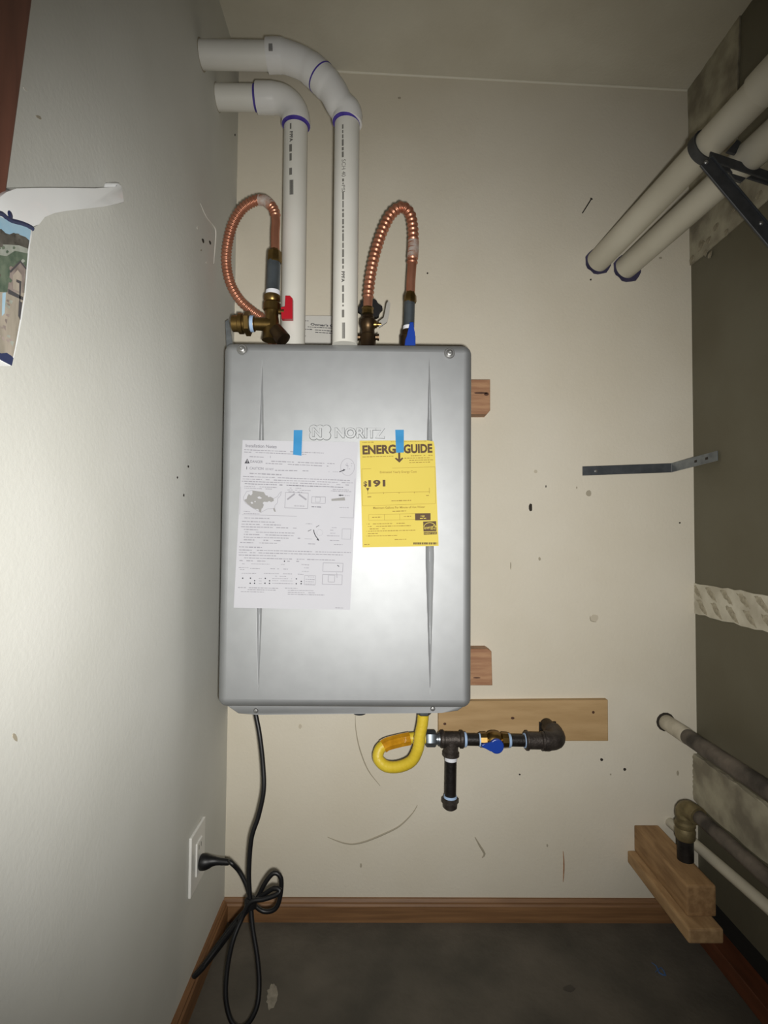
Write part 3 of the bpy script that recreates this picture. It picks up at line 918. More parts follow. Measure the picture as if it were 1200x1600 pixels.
# ink on the pipes
def pipe_surf(xc, Yc, PR=PR):
    def s(px, py):
        q = at(px, py, Y=Yc - PR)
        dx = max(-PR * .95, min(PR * .95, q.x - xc))
        return Vector((q.x, Yc - math.sqrt(PR * PR - dx * dx) - .0006, q.z))
    return s
s1 = pipe_surf(b0.x, YL, .0268); s2 = pipe_surf(b1.x, YR)
g = G()
for a, b, h in (((454, 192), (454, 201), 5), ((454, 225), (454, 255), 6), ((454, 262), (454, 273), 6)): g_words(g, a, b, h, s1, rg)
g.build('printed_marks', 'pipe_ink', lv)['kind'] = 'stuff'
g = G()
g_text(g, 'PPFA', (452.5, 205), (452.5, 221), 5, s1, .02)
for k in range(5): g_line(g, (453 + k * 1.2, 281), (453 + k * 1.2, 304), .7 if k % 2 else 1.0, s1)
g.build('printed_block', 'pipe_ink_dark', lv)['kind'] = 'stuff'
g = G()
for a, b, h in (((535.5, 194), (535.5, 246), 4), ((536, 279), (536, 288), 4), ((536, 300), (536, 420), 4), ((536, 446), (536, 479), 5), ((536, 484), (536, 496), 5)): g_words(g, a, b, h, s2, rg)
g_text(g, 'SCH 40', (534, 249), (534, 276), 6, s2)
g_text(g, 'PSI', (534, 289), (534, 300), 5, s2)
g.build('printed_marks', 'pipe_ink', rv)['kind'] = 'stuff'
g = G()
g_text(g, 'PPFA', (533.5, 424), (533.5, 441), 5, s2, .02)
for k in range(4): g_line(g, (535 + k * 1.2, 504), (535 + k * 1.2, 529), .8, s2)
g.build('printed_block', 'pipe_ink_dark', rv)['kind'] = 'stuff'

# ------------------------------------------------------------------ copper hoses and valves on top
def hose(g, pts, r0, pitch=.0062, amp=.0016, plain=(0, 0)):
    C = catmull(pts, .0011)
    L = [0]
    for i in range(1, len(C)): L.append(L[-1] + (C[i] - C[i - 1]).length)
    rad = []
    for s_ in L:
        k = r0
        if plain[0] < s_ < L[-1] - plain[1]:
            k = r0 + amp * (.5 + .5 * math.cos(2 * math.pi * s_ / pitch))
        rad.append(k)
    g_tube(g, C, rad, 16)
    return C
YW = 1.165
def P3(px, py, Y): return at(px, py, Y=Y)
# left hose
lh = empty('copper_hose', P3(428, 460, YW)); tag(lh, 'corrugated copper water hose looping out towards the left wall', 'hose', 'copper water hoses')
g = G()
hose(g, [P3(430, 392, YW), P3(430, 365, YW), P3(431, 345, YW), P3(428, 328, YW), P3(415, 314, YW), P3(398, 314, YW + .003), P3(378, 327, YW + .008), P3(363, 352, YW + .015), P3(355, 385, YW + .022), P3(354, 415, YW + .03), P3(361, 445, YW + .038), P3(376, 470, YW + .045), P3(395, 487, YW + .052), P3(412, 500, YW + .06), P3(424, 525, YW + .07), P3(428, 550, YW + .075)], .0096, pitch=.0072, amp=.002, plain=(.075, .0))
g.build('tube', 'copper', lh, True)
g = G(); C = catmull([P3(424, 322, YW), P3(415, 314, YW), P3(405, 312.5, YW + .002)], .002)
g_tube(g, C, .0118, 16); g.build('tape_wrap', 'copper_solder', lh, True, 40)
nb = P3(428.5, 411, YW)
lathe('collar', P3(429, 390, YW), (0, 0, -1), [(0, .0105), (.004, .0125), (.006, .0155), (.026, .0165), (.03, .0155)], 'brass', lh, 8)
lathe('dielectric_nipple', P3(428, 407, YW), (-.02, 0, -1), [(0, .0148), (.07, .0148)], 'nipple_grey', lh)
lathe('sealing_tape', P3(426.5, 455, YW), (0, 0, -1), [(0, .0152), (.006, .0158), (.011, .0155)], 'tape_white', lh)
# left valve
lvv = empty('hot_water_valve', P3(425, 530, YW)); tag(lvv, 'brass tee valve with a red handle at the heater top left corner', 'valve', 'isolation valves on the heater')
lathe('body', P3(425.5, 461, YW), (-.01, 0, -1), [(0, .0155), (.002, .0175), (.012, .0178), (.016, .0155), (.02, .0185), (.034, .0185), (.037, .015), (.045, .014), (.062, .017), (.09, .018), (.1, .02)], 'brass', lvv)
p = P3(424, 507, YW - .004)
lathe('branch', p, (-1, 0, .02), [(0, .0145), (.034, .0135), (.036, .0165), (.04, .017)], 'brass', lvv)
hexnut('union_nut', p + Vector((-.044, 0, .001)), (-1, 0, 0), .012, .026, 'brass', lvv, .3)
lathe('end_cap', p + Vector((-.055, 0, .001)), (-1, 0, 0), [(0, .019), (.005, .019), (.006, .022), (.014, .022), (.016, .0175), (.028, .0175), (.03, .013)], 'brass', lvv)
lathe('blue_tape', p + Vector((-.037, 0, .001)), (-1, 0, 0), [(0, .0172), (.008, .0178)], 'tape_ptfe', lvv)
lathe('drain_branch', P3(430, 515, YW - .01), (.6, -.2, -.75), [(0, .015), (.02, .0165), (.032, .0165), (.034, .01)], 'bronze_dark', lvv)
hp = P3(436, 487, YW - .006)
lathe('stem', hp, (1, -.1, 0), [(0, .006), (.012, .006)], 'brass', lvv, 12)
ha = [P3(x, y, YW - .012) for x, y in ((439, 480), (445, 479), (446, 462), (453, 462), (457, 466), (457, 498), (440, 498))]
h_ = prism('handle', ha, (0, .014, 0), 'plastic_red', lvv, bevel=.0015); h_['label'] = 'red lever handle'
# middle valve with steel lever
mv = empty('service_valve', P3(577, 533, YW)); tag(mv, 'dark bronze valve with a bare steel lever beside the tall vent pipe', 'valve', 'isolation valves on the heater')
lathe('body', P3(575, 494, YW), (0, 0, -1), [(0, .0125), (.006, .0135), (.01, .0175), (.02, .018), (.026, .016), (.03, .0145), (.04, .015), (.042, .0175), (.06, .0175), (.075, .02)], 'bronze_dark', mv)
lathe('nut', P3(574.5, 480, YW - .003), (0, .1, -1), [(0, .0125), (.003, .0135), (.006, .012), (.01, .0125), (.014, .0125)], 'brass', mv, 8)
for k in range(5):
    pass
p = P3(578, 482, YW + .03)
g = G()
poly = []
for k in range(24):
    a = 2 * math.pi * k / 24
    r_ = .024 * (1 + .18 * (1 if k % 4 < 2 else 0))
    poly.append(p + Vector((r_ * math.cos(a), 0, r_ * .8 * math.sin(a))))
g_prism(g, poly, (0, .012, 0)); w_ = g.build('drain_cap', 'plastic_black', mv); w_['label'] = 'black lobed cap'
for sx in (-1, 1):
    lathe('side_bolt', P3(575 + sx * 13, 527, YW), (sx, 0, 0), [(-.012, .006), (.002, .006), (.0025, .0075), (.006, .0075)], 'bronze_dark', mv, 10)
lathe('stem', P3(584, 507, YW - .004), (1, 0, 0), [(0, .008), (.006, .008), (.008, .005), (.016, .005), (.017, .0035), (.019, .0035)], 'brass', mv, 12)
lev = [P3(x, y, YW - .008) for x, y in ((592, 512), (592, 502), (600, 496), (604, 474), (607, 470), (610, 474), (608, 490), (605, 503), (602, 505))]
prism('lever', lev, (0, .005, 0), 'lever_steel', mv, bevel=.001)
# right hose
rh = empty('copper_hose', P3(640, 510, YW)); tag(rh, 'corrugated copper water hose arching over right of the tall vent pipe', 'hose', 'copper water hoses')
g = G()
hose(g, [P3(574.5, 486, YW), P3(575, 470, YW), P3(576.5, 450, YW), P3(580, 425, YW), P3(587, 393, YW), P3(598, 360, YW), P3(611, 335, YW), P3(627, 324, YW), P3(640, 333, YW), P3(645, 355, YW), P3(645.5, 385, YW), P3(644, 410, YW), P3(642, 440, YW), P3(641, 464, YW)], .0100, pitch=.0104, amp=.0024, plain=(.03, .075))
g.build('tube', 'copper', rh, True)
tube('tape_wrap', [P3(646, 377, YW), P3(645.5, 392, YW), P3(644.5, 404, YW)], .0123, 'copper_solder', rh)
lathe('collar', P3(641, 457, YW), (0, 0, -1), [(0, .0105), (.004, .0115), (.008, .0135), (.02, .0138), (.024, .0122)], 'brass', rh, 8)
lathe('dielectric_nipple', P3(640, 472, YW), (-.02, 0, -1), [(0, .0118), (.062, .0118)], 'nipple_grey', rh)
lathe('sealing_tape', P3(638.5, 510, YW), (0, 0, -1), [(0, .0122), (.008, .0126)], 'tape_white', rh)
# right valve
cv = empty('cold_water_valve', P3(638, 533, YW)); tag(cv, 'bronze valve with a blue handle under the right copper hose', 'valve', 'isolation valves on the heater')
lathe('body', P3(637.5, 516, YW), (0, 0, -1), [(0, .0125), (.002, .014), (.012, .0145), (.014, .0165), (.05, .0165)], 'bronze_dark', cv)
bh = [P3(x, y, YW - .022) for x, y in ((640, 505), (646, 505), (646.5, 522), (649, 530), (649, 552), (631, 552), (633, 532), (638, 522))]
h_ = prism('handle', bh, (0, -.008, 0), 'plastic_blue', cv, bevel=.002); h_['label'] = 'blue lever handle'
lathe('stem', P3(640, 545, YW - .024), (0, 1, 0), [(0, .006), (.02, .006)], 'bronze_dark', cv, 12)
# owner's booklet leaning on the wall behind the vent pipes
ob = empty('owner_booklet', (at(498, 500, Y=1.30).x, 1.31, hz1 + .0005)); tag(ob, "white owner's booklet standing on the heater behind the vent pipes", 'booklet')
yk = YHB - .012
c4 = lambda x, y: at(340 + x / 5.4545, 440 + y / 5.4545, Y=yk - .0006)
bz0 = hz1 + .0025
tl, tr = at(462, 493, Y=yk), at(552, 494, Y=yk)
prism('cover', [tl, tr, Vector((tr.x, yk, bz0)), Vector((tl.x, yk, bz0))], (0, .006, 0), 'booklet_paper', ob)
g = G()
g_text(g, "Owner's Guide", (792, 372), (1062, 392), 20, c4, .03)
for a, b, h in (((735, 333), (775, 335), 10), ((752, 385), (1010, 398), 9), ((738, 405), (805, 408), 9), ((830, 412), (1010, 424), 10), ((832, 432), (1010, 442), 10), ((735, 462), (760, 464), 10)): g_words(g, a, b, h, c4, rg)
g.build('cover_text', 'ink_dark', ob)['kind'] = 'stuff'

# ------------------------------------------------------------------ timber on the back wall
def timber(name, pts, thick, m, label, knots=()):
    poly = [at(x, y, Y=YB - thick) for x, y in pts]
    root = empty(name, at(pts[0][0], pts[0][1], Y=YB)); tag(root, label, 'board')
    prism('board', [p + Vector((0, thick - .0002, 0)) for p in poly], (0, -(thick - .0002), 0), m, root, bevel=.0012, seg=1)
    for kx, ky, rx, ry in knots:
        pp = [at(kx + rx * math.cos(R(a)), ky + ry * math.sin(R(a)), Y=YB - thick) for a in range(0, 360, 45)]
        prism('knot', pp, (0, -.0005, 0), 'stud_knot', root)
    return root
timber('mounting_board', [(600, 593), (766, 593), (766, 641), (761, 647), (600, 647)], .039, 'stud', 'short wooden mounting board showing right of the heater near its top', [(752, 614, 12, 1.6), (760, 616, 4, 2.4)])
timber('mounting_board', [(600, 1014), (762, 1014), (768, 1018), (769.5, 1071), (600, 1071)], .039, 'stud', 'short wooden mounting board showing right of the heater near its bottom', [(745, 1059, 6, 1)])
timber('backing_board', [(685, 1096), (950, 1094), (950.5, 1158), (685, 1158)], .018, 'plywood', 'long tan wooden backing board behind the black gas pipe', [(927, 1113, 2.2, 2.2), (695, 1131, 2.5, 2), (801, 1122, 3, 2)])

# ------------------------------------------------------------------ gas line
YG = 1.265
gc = empty('gas_connector', P3(662, 1113, YG - .1)); tag(gc, 'looped yellow coated flexible gas connector under the heater', 'gas hose')
YG1 = YG - .055
hp_ = [P3(662, 1108, YG1 - .01), P3(660, 1130, YG1 - .01), P3(656, 1150, YG1 - .01), P3(653, 1170, YG1 - .008), P3(643, 1189, YG1), P3(623, 1198, YG1 + .01), P3(603, 1197, YG1 + .02), P3(591, 1185, YG1 + .03), P3(594, 1170, YG1 + .038), P3(606, 1162, YG1 + .044), P3(625, 1157, YG - .004), P3(645, 1153, YG), P3(668, 1153, YG)]
C = catmull(hp_, .002)
tube('tube', C, [.0125 + .0001 * math.cos(i * 1.2) for i in range(len(C))], 'yellow_coat', gc, 20)
hexnut('top_nut', P3(662, 1106, YG1 - .01) + Vector((0, 0, .004)), (0, 0, -1), .018, .0165, 'galv_dark', gc)
hexnut('end_nut', P3(665, 1154, YG), (1, 0, 0), .024, .0185, 'nipple_grey', gc, .2)
g = G(); C2 = catmull([P3(598, 1166.5, YG1 + .04), P3(606, 1162, YG1 + .044), P3(625, 1157, YG - .004), P3(640, 1154, YG)], .003)
g_tube(g, C2, [.0152] * len(C2), 8); o_ = g.build('warning_sleeve', 'amber_label', gc, True, 25); o_['label'] = 'glossy amber plastic sleeve'
gp = empty('gas_pipe', P3(760, 1158, YG)); tag(gp, 'black iron gas pipe with tee and drip leg on the backing board', 'pipe')
def gx(px, py=1155): return P3(px, py, YG)
dirx = (gx(820, 1157) - gx(690, 1155)).normalized()
lathe('adapter', gx(677), dirx, [(0, .013), (.002, .015), (.006, .015), (.007, .0125), (.01, .0125), (.011, .0155), (.016, .0155), (.018, .013)], 'galv', gp)
def seg(name, x0, x1, r, m, yy0=None):
    y0 = 1155 + (x0 - 690) * .018; y1 = 1155 + (x1 - 690) * .018
    a, b = gx(x0, y0), gx(x1, y1)
    return lathe(name, a, b - a, [(0, r), ((b - a).length, r)], m, gp)
def coll(name, x0, x1, r, m, prof=None):
    y0 = 1155 + (x0 - 690) * .018; y1 = 1155 + (x1 - 690) * .018
    a, b = gx(x0, y0), gx(x1, y1); L = (b - a).length
    return lathe(name, a, b - a, [(0, r * .92), (L * .06, r * 1.06), (L * .16, r * 1.06), (L * .2, r * .9), (L * .8, r * .9), (L * .84, r * 1.06), (L * .94, r * 1.06), (L, r * .92)], m, gp)
coll('tee', 687, 725, .0185, 'iron_fit')
tp = gx(705, 1156)
tdir = Vector((-.012, 0, -1))
lathe('tee_branch', tp, tdir, [(0, .0165), (.026, .0165), (.028, .019), (.036, .019), (.037, .0165)], 'iron_fit', gp)
lathe('sealing_tape', tp + tdir * .036, tdir, [(0, .0148), (.01, .0142)], 'tape_white', gp)
lathe('drip_leg', tp + tdir * .04, tdir, [(0, .0133), (.105, .0133)], 'black_iron', gp)
lathe('sealing_tape', tp + tdir * .125, tdir, [(0, .0145), (.006, .0152)], 'tape_ptfe', gp)
hexnut('drip_cap_rim', tp + tdir * .13, tdir, .013, .0195, 'iron_fit', gp)
lathe('drip_cap', tp + tdir * .14, tdir, [(0, .0165), (.012, .0158), (.016, .011)], 'iron_fit', gp)
lathe('sealing_tape', gx(725, 1155.6), dirx, [(0, .0165), (.004, .0165), (.006, .0145)], 'tape_ptfe', gp)
seg('nipple', 724, 752, .0133, 'black_iron')
lathe('sealing_tape', gx(748, 1156), dirx, [(0, .0148), (.004, .0155)], 'tape_ptfe', gp)
a_ = gx(750, 1156)
lathe('ball_valve_body', a_, dirx, [(0, .0165), (.014, .0175), (.016, .015), (.02, .0185), (.028, .0205), (.036, .0205), (.044, .0185), (.048, .015), (.05, .0178), (.064, .0165)], 'brass', gp, 10)
lathe('valve_stem', gx(773, 1160) + Vector((0, -.018, 0)), (0, -1, 0), [(0, .007), (.014, .007)], 'brass', gp, 12)
hd = []
for k in range(20):
    a = R(-150 + 300 * k / 19)
    hd.append((775.5 + 11 * math.cos(a), 1165 + 11.5 * math.sin(a)))
hd = hd + [(758, 1168), (752, 1166), (752, 1162), (757, 1161)]
hb = prism('valve_handle', [at(x, y, Y=YG - .032) for x, y in hd], (0, -.007, 0), 'plastic_blue', gp, bevel=.002); hb['label'] = 'blue paddle handle'
lathe('sealing_tape', gx(794, 1157), dirx, [(0, .0165), (.004, .0155), (.006, .014)], 'tape_ptfe', gp)
seg('nipple', 790, 822, .0133, 'black_iron')
lathe('sealing_tape', gx(819, 1157), dirx, [(0, .0165), (.005, .0168)], 'tape_ptfe', gp)
coll('reducing_coupling', 820, 851, .0205, 'iron_fit')
lathe('sealing_tape', gx(849, 1158), dirx, [(0, .0205), (.004, .0205)], 'tape_ptfe', gp)
ea = gx(850, 1157.5)
ec = catmull([ea, ea + Vector((.014, 0, 0)), ea + Vector((.027, .004, .001)), ea + Vector((.034, .02, .003)), ea + Vector((.034, .045, .004))], .004)
tube('wall_elbow', ec, [.0225] * 3 + [.021] * (len(ec) - 6) + [.0225] * 3, 'iron_fit', gp)
lathe('wall_nipple', ea + Vector((.034, .04, .004)), (0, 1, 0), [(0, .0165), (YB - .0185 - (ea.y + .04), .0165)], 'black_iron', gp)
ft = [at(x, y, Y=YB - .0255) for x, y in ((843, 1129), (869, 1128), (869, 1150), (843, 1150))]
prism('wall_flange', ft, (0, .006, 0), 'black_iron', gp)
prism('flange_tag', [at(x, y, Y=YB - .026) for x, y in ((861, 1129), (867, 1129), (867, 1136), (861, 1136))], (0, -.0006, 0), 'tape_white', gp)

# ------------------------------------------------------------------ power cord and outlet
oy0, oy1 = at(292, 1350, X=XL).y, at(318, 1320, X=XL).y
oz1 = at(304, 1296, X=XL).z; oz0 = oz1 - .118
oc = (oy0 + oy1) / 2; oy0, oy1 = oc - .043, oc + .043
ou = empty('wall_outlet', (XL, oc, oz0)); tag(ou, 'white electrical outlet cover plate low on the left wall', 'outlet')
box('cover_plate', (XL + .0002, oy0, oz0), (XL + .006, oy1, oz1), 'outlet_white', ou, bevel=.002)
box('socket_face', (XL + .0055, oc - .017, oz0 + .026), (XL + .009, oc + .017, oz1 - .026), 'outlet_white', ou, bevel=.0015)
for dz in (.016,):
    for dy in (-.0065, .0065):
        box('slot', (XL + .0085, oc + dy - .001, oz1 - .052 + dz - .006), (XL + .0092, oc + dy + .001, oz1 - .052 + dz + .003), 'slot', ou)
pc = empty('power_cord', at(392, 1412, Y=1.1)); tag(pc, 'black power cord hanging in loops from the heater to the wall outlet', 'power cord')
plz = at(322, 1347, Y=oc).z
pl0 = Vector((XL + .0095, oc, plz))
pcv = catmull([pl0, pl0 + Vector((.006, 0, 0)), pl0 + Vector((.018, 0, .001)), pl0 + Vector((.03, 0, .002)), pl0 + Vector((.06, -.002, .001))], .004)
prd = [.013, .0155, .0158, .0158, .015, .0135, .012, .0105, .009, .008, .0075, .007, .007, .0065, .0065, .006, .006]
tube('plug', pcv, [prd[min(k, 16)] for k in range(len(pcv))], 'rubber', pc, 14)
CR = .0046
K = (391, 1411)
YK = 1.10
main = [at(399, 1110, Y=1.15), at(400, 1118, Y=1.15), at(406, 1150, Y=1.14), at(411, 1195, Y=1.13), at(412, 1235, Y=1.12), at(404, 1275, Y=1.115), at(393, 1310, Y=1.11), at(389, 1360, Y=1.105), at(390, 1395, Y=1.1), at(392, 1418, Y=1.095), at(395, 1450, Y=1.085), at(402, 1495, Y=1.07), at(405, 1535, Y=1.055), at(402, 1570, Y=1.04), at(390, 1596, Y=1.03), at(375, 1606, Y=1.028), at(361, 1594, Y=1.03), at(353, 1560, Y=1.04), at(355, 1515, Y=1.055), at(364, 1470, Y=1.07), at(378, 1435, Y=1.085), at(391, 1410, Y=1.09), at(412, 1405, Y=1.09), at(432, 1398, Y=1.09), at(438, 1391, Y=1.092), at(428, 1388, Y=1.095), at(412, 1398, Y=1.1), at(396, 1411, Y=1.105),
        at(372, 1435, Y=1.11), at(345, 1470, Y=1.1), at(318, 1508, Y=1.085), at(303, 1526, Y=1.08), at(314, 1516, Y=1.078), at(340, 1484, Y=1.09), at(370, 1444, Y=1.1), at(392, 1415, Y=1.108), at(403, 1402, Y=1.11), at(414, 1380, Y=1.112), at(428, 1364, Y=1.114), at(439, 1372, Y=1.114), at(438, 1400, Y=1.112), at(430, 1420, Y=1.11), at(412, 1424, Y=1.11), at(396, 1412, Y=1.11), at(390, 1398, Y=1.115), at(384, 1380, Y=1.118), at(373, 1360, Y=1.12), at(360, 1347, Y=1.115), pl0 + Vector((.062, -.002, .001)), pl0 + Vector((.05, -.002, .001))]
floor_ok = []
for p in main:
    if p.z < CR + .0005: p = Vector((p.x, p.y, CR + .0005))
    if p.x < XL + .02 and p.z < .1: p = Vector((XL + .02, p.y, p.z))
    floor_ok.append(p)
tube('cable', catmull(floor_ok, .005), CR, 'rubber', pc, 10)
C = catmull([at(372, 1440, Y=1.096), at(345, 1474, Y=1.09), at(320, 1507, Y=1.076)], .006)
tube('cable_fold', C, CR, 'rubber', pc, 10)
lathe('twist_tie', at(392, 1402, Y=1.1), (0, 0, -1), [(0, .008), (.004, .0125), (.018, .0125), (.022, .008)], 'rubber', pc, 12)

# ------------------------------------------------------------------ pipes and bracket at the right
def run(name, A, B, ext=.0):
    return A, B
pa0, pa1 = at(934, 408, Y=YB), at(1197, 132, Y=.9)
pb0, pb1 = at(978, 418, Y=YB), at(1199, 220, Y=.98)
PRR = .0292
def long_pipe(a, b, label, stain):
    d = (b - a).normalized()
    root = empty('drain_pipe', a); tag(root, label, 'pipe', 'white pipes leaving the back wall high on the right')
    end = a + d * ((XR - PRR - .008 - a.x) / d.x)
    tube('pipe', [a + d * .0, end], PRR, 'pvc_dusty', root, 32)
    # purple-black primer smudge round the wall entry
    pts = []
    for k in range(20):
        w = 2 * math.pi * k / 20
        r_ = PRR * (1.12 + stain * max(0, math.cos(w - R(-40))) + .05 * math.sin(k * 2.3))
        pts.append(Vector((a.x + r_ * math.cos(w), YB - .0002, a.z + r_ * math.sin(w))))
    prism('primer_smudge', pts, (0, -.0008, 0), 'primer_dark', root)
    return root, d
ra, da = long_pipe(pa0, pa1, 'upper of two white plastic pipes running forward from the back wall', .12)
rb_, db = long_pipe(pb0, pb1, 'lower of two white plastic pipes running forward from the back wall', .3)
pq = at(1190, 138, Y=.915)
t_ = (pq - pa0).dot(da)
lathe('coupling', pa0 + da * t_, da, [(0, PRR), (.001, PRR * 1.12), (.09, PRR * 1.12), (.091, PRR)], 'pvc_dusty', ra, 32)
# bracket
def on_pipe(a, d, px):
    best = None
    for i in range(400):
        q = a + d * (i * .0025); v = q - CAM
        x = 600 + F * v.dot(RT) / v.dot(FW)
        if best is None or abs(x - px) < best[0]: best = (abs(x - px), q)
    return best[1]
ca = on_pipe(pa0, da, 1103)
YK2 = ca.y
br = empty('pipe_bracket', (XR - .005, YK2, at(1200, 375, Y=YK2).z)); tag(br, 'dark steel bracket on the right wall carrying the two white pipes', 'bracket')
# strap round the upper pipe
g = G()
lp = []
side = da.cross(Vector((0, 0, 1))).normalized(); upv = side.cross(da).normalized()
V, Fc = [], []
for k in range(17):
    a = R(80 - 175 * k / 16)
    n_ = side * math.cos(a) + upv * math.sin(a)
    for t, rr in ((-.009, PRR + .0005), (.009, PRR + .0005), (.009, PRR + .004), (-.009, PRR + .004)):
        V.append(ca + da * t + n_ * rr)
for k in range(16):
    for j in range(4):
        Fc.append((k * 4 + j, k * 4 + (j + 1) % 4, k * 4 + 4 + (j + 1) % 4, k * 4 + 4 + j))
Fc += [(0, 1, 2, 3), (64, 65, 66, 67)]
g.add(V, Fc); g.build('strap', 'bracket_steel', br, True, 40)
yb1 = YK2 - PRR - .006
def bar(name, p0, p1, w, th, m, Y, Y2=None):
    a, b = at(*p0, Y=Y), at(*p1, Y=Y2 or Y)
    d = (b - a); 
    # run on to the wall
    b = a + d * ((XR - .0005 - a.x) / d.x)
    e_ = (b - a).normalized(); n_ = e_.cross(Vector((0, 1, 0))).normalized()
    poly = [a + n_ * w, b + n_ * w, b - n_ * w, a - n_ * w]
    return prism(name, poly, (0, -th, 0), m, br, bevel=.001, seg=1), a, b, e_, n_
o1, a1, b1_, e1, n1_ = bar('diagonal_arm', (1101, 254), (1200, 372), .0125, .004, 'bracket_steel', yb1)
prism('arm_edge', [a1 + n1_ * .0125 * s, b1_ + n1_ * .0125 * s, b1_ + n1_ * .0145 * s, a1 + n1_ * .0145 * s], (0, -.009, 0), 'galv', br) if False else None
for s in (-1,):
    sgn = 1 if n1_.z > 0 else -1
    prism('arm_edge', [a1 + n1_ * .0125 * sgn, b1_ + n1_ * .0125 * sgn, b1_ + n1_ * .0145 * sgn, a1 + n1_ * .0145 * sgn], (0, -.007, 0), 'galv_dark', br)
for px, py in ((1103, 254), (1189, 349)):
    lathe('rivet', at(px, py, Y=yb1 - .004), (0, -1, 0), [(0, .004), (.0015, .004), (.003, .002)], 'screw_steel', br, 12)
bar('top_arm', (1108, 245), (1200, 276), .0085, .004, 'bracket_steel', yb1 + .004, yb1 + .03)
bar('rear_arm', (1112, 256), (1200, 284), .008, .004, 'bracket_steel', yb1 + .035, yb1 + .05)
prism('clip', [at(x, y, Y=yb1 + .01) for x, y in ((1136, 236), (1152, 218), (1158, 222), (1150, 240))], (0, .006, 0), 'bracket_steel', br)
prism('lower_clip', [at(x, y, Y=yb1 + .012) for x, y in ((1140, 270), (1166, 278), (1160, 284), (1148, 280))], (0, .006, 0), 'bracket_steel', br)

# galvanised strap bridging the corner
sx0, sx1 = at(910, 736, Y=YB - .003), at(1049, 731, Y=YB - .003)
e0 = at(1122, 712, X=XR - .004)
hs_ = .0117
mt = empty('metal_strap', (sx0.x, YB - .003, sx0.z - hs_)); tag(mt, 'bent galvanised metal strap fixed across the right hand corner', 'strap')
U = Vector((0, 0, hs_))
prism('flat_leg', [sx0 + U, sx1 + U, sx1 - U, sx0 - U], (0, -.0025, 0), 'galv_dark', mt, bevel=.0006, seg=1)
q0 = sx1 + Vector((.0005, -.0005, 0))
nrm = (e0 - q0).cross(Vector((0, 0, 1))).normalized()
if nrm.y > 0: nrm = -nrm
o_ = prism('bent_leg', [q0 + U, e0 + U, e0 - U, q0 - U], nrm * .0025, 'galv', mt, bevel=.0006, seg=1)
prism('bend', [sx1 + U + Vector((-.002, -.0026, 0)), sx1 + U + Vector((.002, -.0026, 0)), sx1 - U + Vector((.002, -.0026, 0)), sx1 - U + Vector((-.002, -.0026, 0))], (0, -.0012, 0), 'screw_steel', mt)
for t in (.55, .78):
    c = q0.lerp(e0, t) + nrm * .0025
    ed = (e0 - q0).normalized() * .0032; u2 = Vector((0, 0, .003))
    prism('hole', [c + ed + u2, c - ed + u2, c - ed - u2, c + ed - u2], nrm * .0004, 'hole', mt)
lathe('screw', at(931, 736, Y=YB - .0055), (0, -1, 0), [(0, .004), (.0015, .004), (.003, .0018)], 'screw_steel', mt, 12)
# nail in the wall
na, nb_ = at(910, 333, Y=YB - .0005), at(924, 311, Y=YB - .03)
nl = empty('nail', na); tag(nl, 'dark bent nail sticking out of the back wall', 'nail')
tube('shank', [na, nb_], .0014, 'black_iron', nl, 8)
lathe('head', nb_, nb_ - na, [(0, .0032), (.0015, .0032)], 'black_iron', nl, 10)

# old steel pipe through the wall, white sheath at the wall
s0 = at(1040, 1128, Y=YB); s1_ = Vector((s0.x, .55, s0.z))
sp = empty('steel_pipe', s0); tag(sp, 'rusty dark steel pipe running forward low on the right', 'pipe')
tube('pipe', [s0, s1_], .0178, 'rust_pipe', sp, 24)
yc = on_pipe(s0, Vector((0, -1, 0)), 1074).y
lathe('sheath', s0, (0, -1, 0), [(0, .0188), (YB - yc, .0188), (YB - yc + .001, .0182)], 'old_white', sp)
lathe('wall_ring', s0, (0, -1, 0), [(0, .0235), (.003, .0225), (.004, .019)], 'hole', sp, 14)
# thin white conduit
w0 = at(1047, 1285, Y=YB); w1 = Vector((w0.x, .55, w0.z + .06))
wc = tag(tube('white_conduit', [w0, w1], .0118, 'pvc_dusty', None, 20), 'thin white plastic conduit running forward low on the right', 'conduit')

# timber block and plank holding an iron riser
plk_y = 1.107
zpt = at(1070, 1452, Y=plk_y).z; zpb = at(1078, 1475, Y=plk_y).z
xp0 = at(1076, 1465, Y=plk_y).x; xp1 = at(1131, 1462, Y=plk_y).x
pk = tag(box('wooden_plank', (xp0, plk_y, zpb), (xp1, YB - .0003, zpt), 'plank_wood', None, bevel=.004), 'pale wooden plank under the timber block in the right corner', 'plank')
byf = 1.142
zbt = at(1073, 1384, Y=byf).z
bk = tag(box('timber_block', (at(1073, 1384, Y=byf).x, byf, zpt), (at(1119, 1384, Y=byf).x, YB - .0005, zbt), 'block_wood', bevel=.004), 'square tan timber block lying on the plank in the right corner', 'block')
rz = at(1071, 1343, Z=zbt)
ri = empty('iron_riser', rz); tag(ri, 'short black iron riser with a brass elbow on the timber block', 'pipe')
def zat(py): return at(1071, py, Y=rz.y).z
lathe('nipple', rz, (0, 0, 1), [(0, .017), (zat(1308) - zbt, .017)], 'black_iron', ri)
lathe('fitting', (rz.x, rz.y, zat(1311)), (0, 0, 1), [(0, .018), (.004, .0205), (.02, .0215), (.026, .019), (.03, .0215), (.036, .0215), (.04, .018), (.05, .0185), (.056, .0185)], 'brass_dull', ri)
zt2 = zat(1268)
tube('elbow', catmull([(rz.x, rz.y, zt2 - .012), (rz.x, rz.y, zt2), (rz.x + .003, rz.y - .008, zt2 + .008), (rz.x + .008, rz.y - .024, zt2 + .008), (rz.x + .01, rz.y - .036, zt2 + .007)], .004), .0195, 'brass_dull', ri)
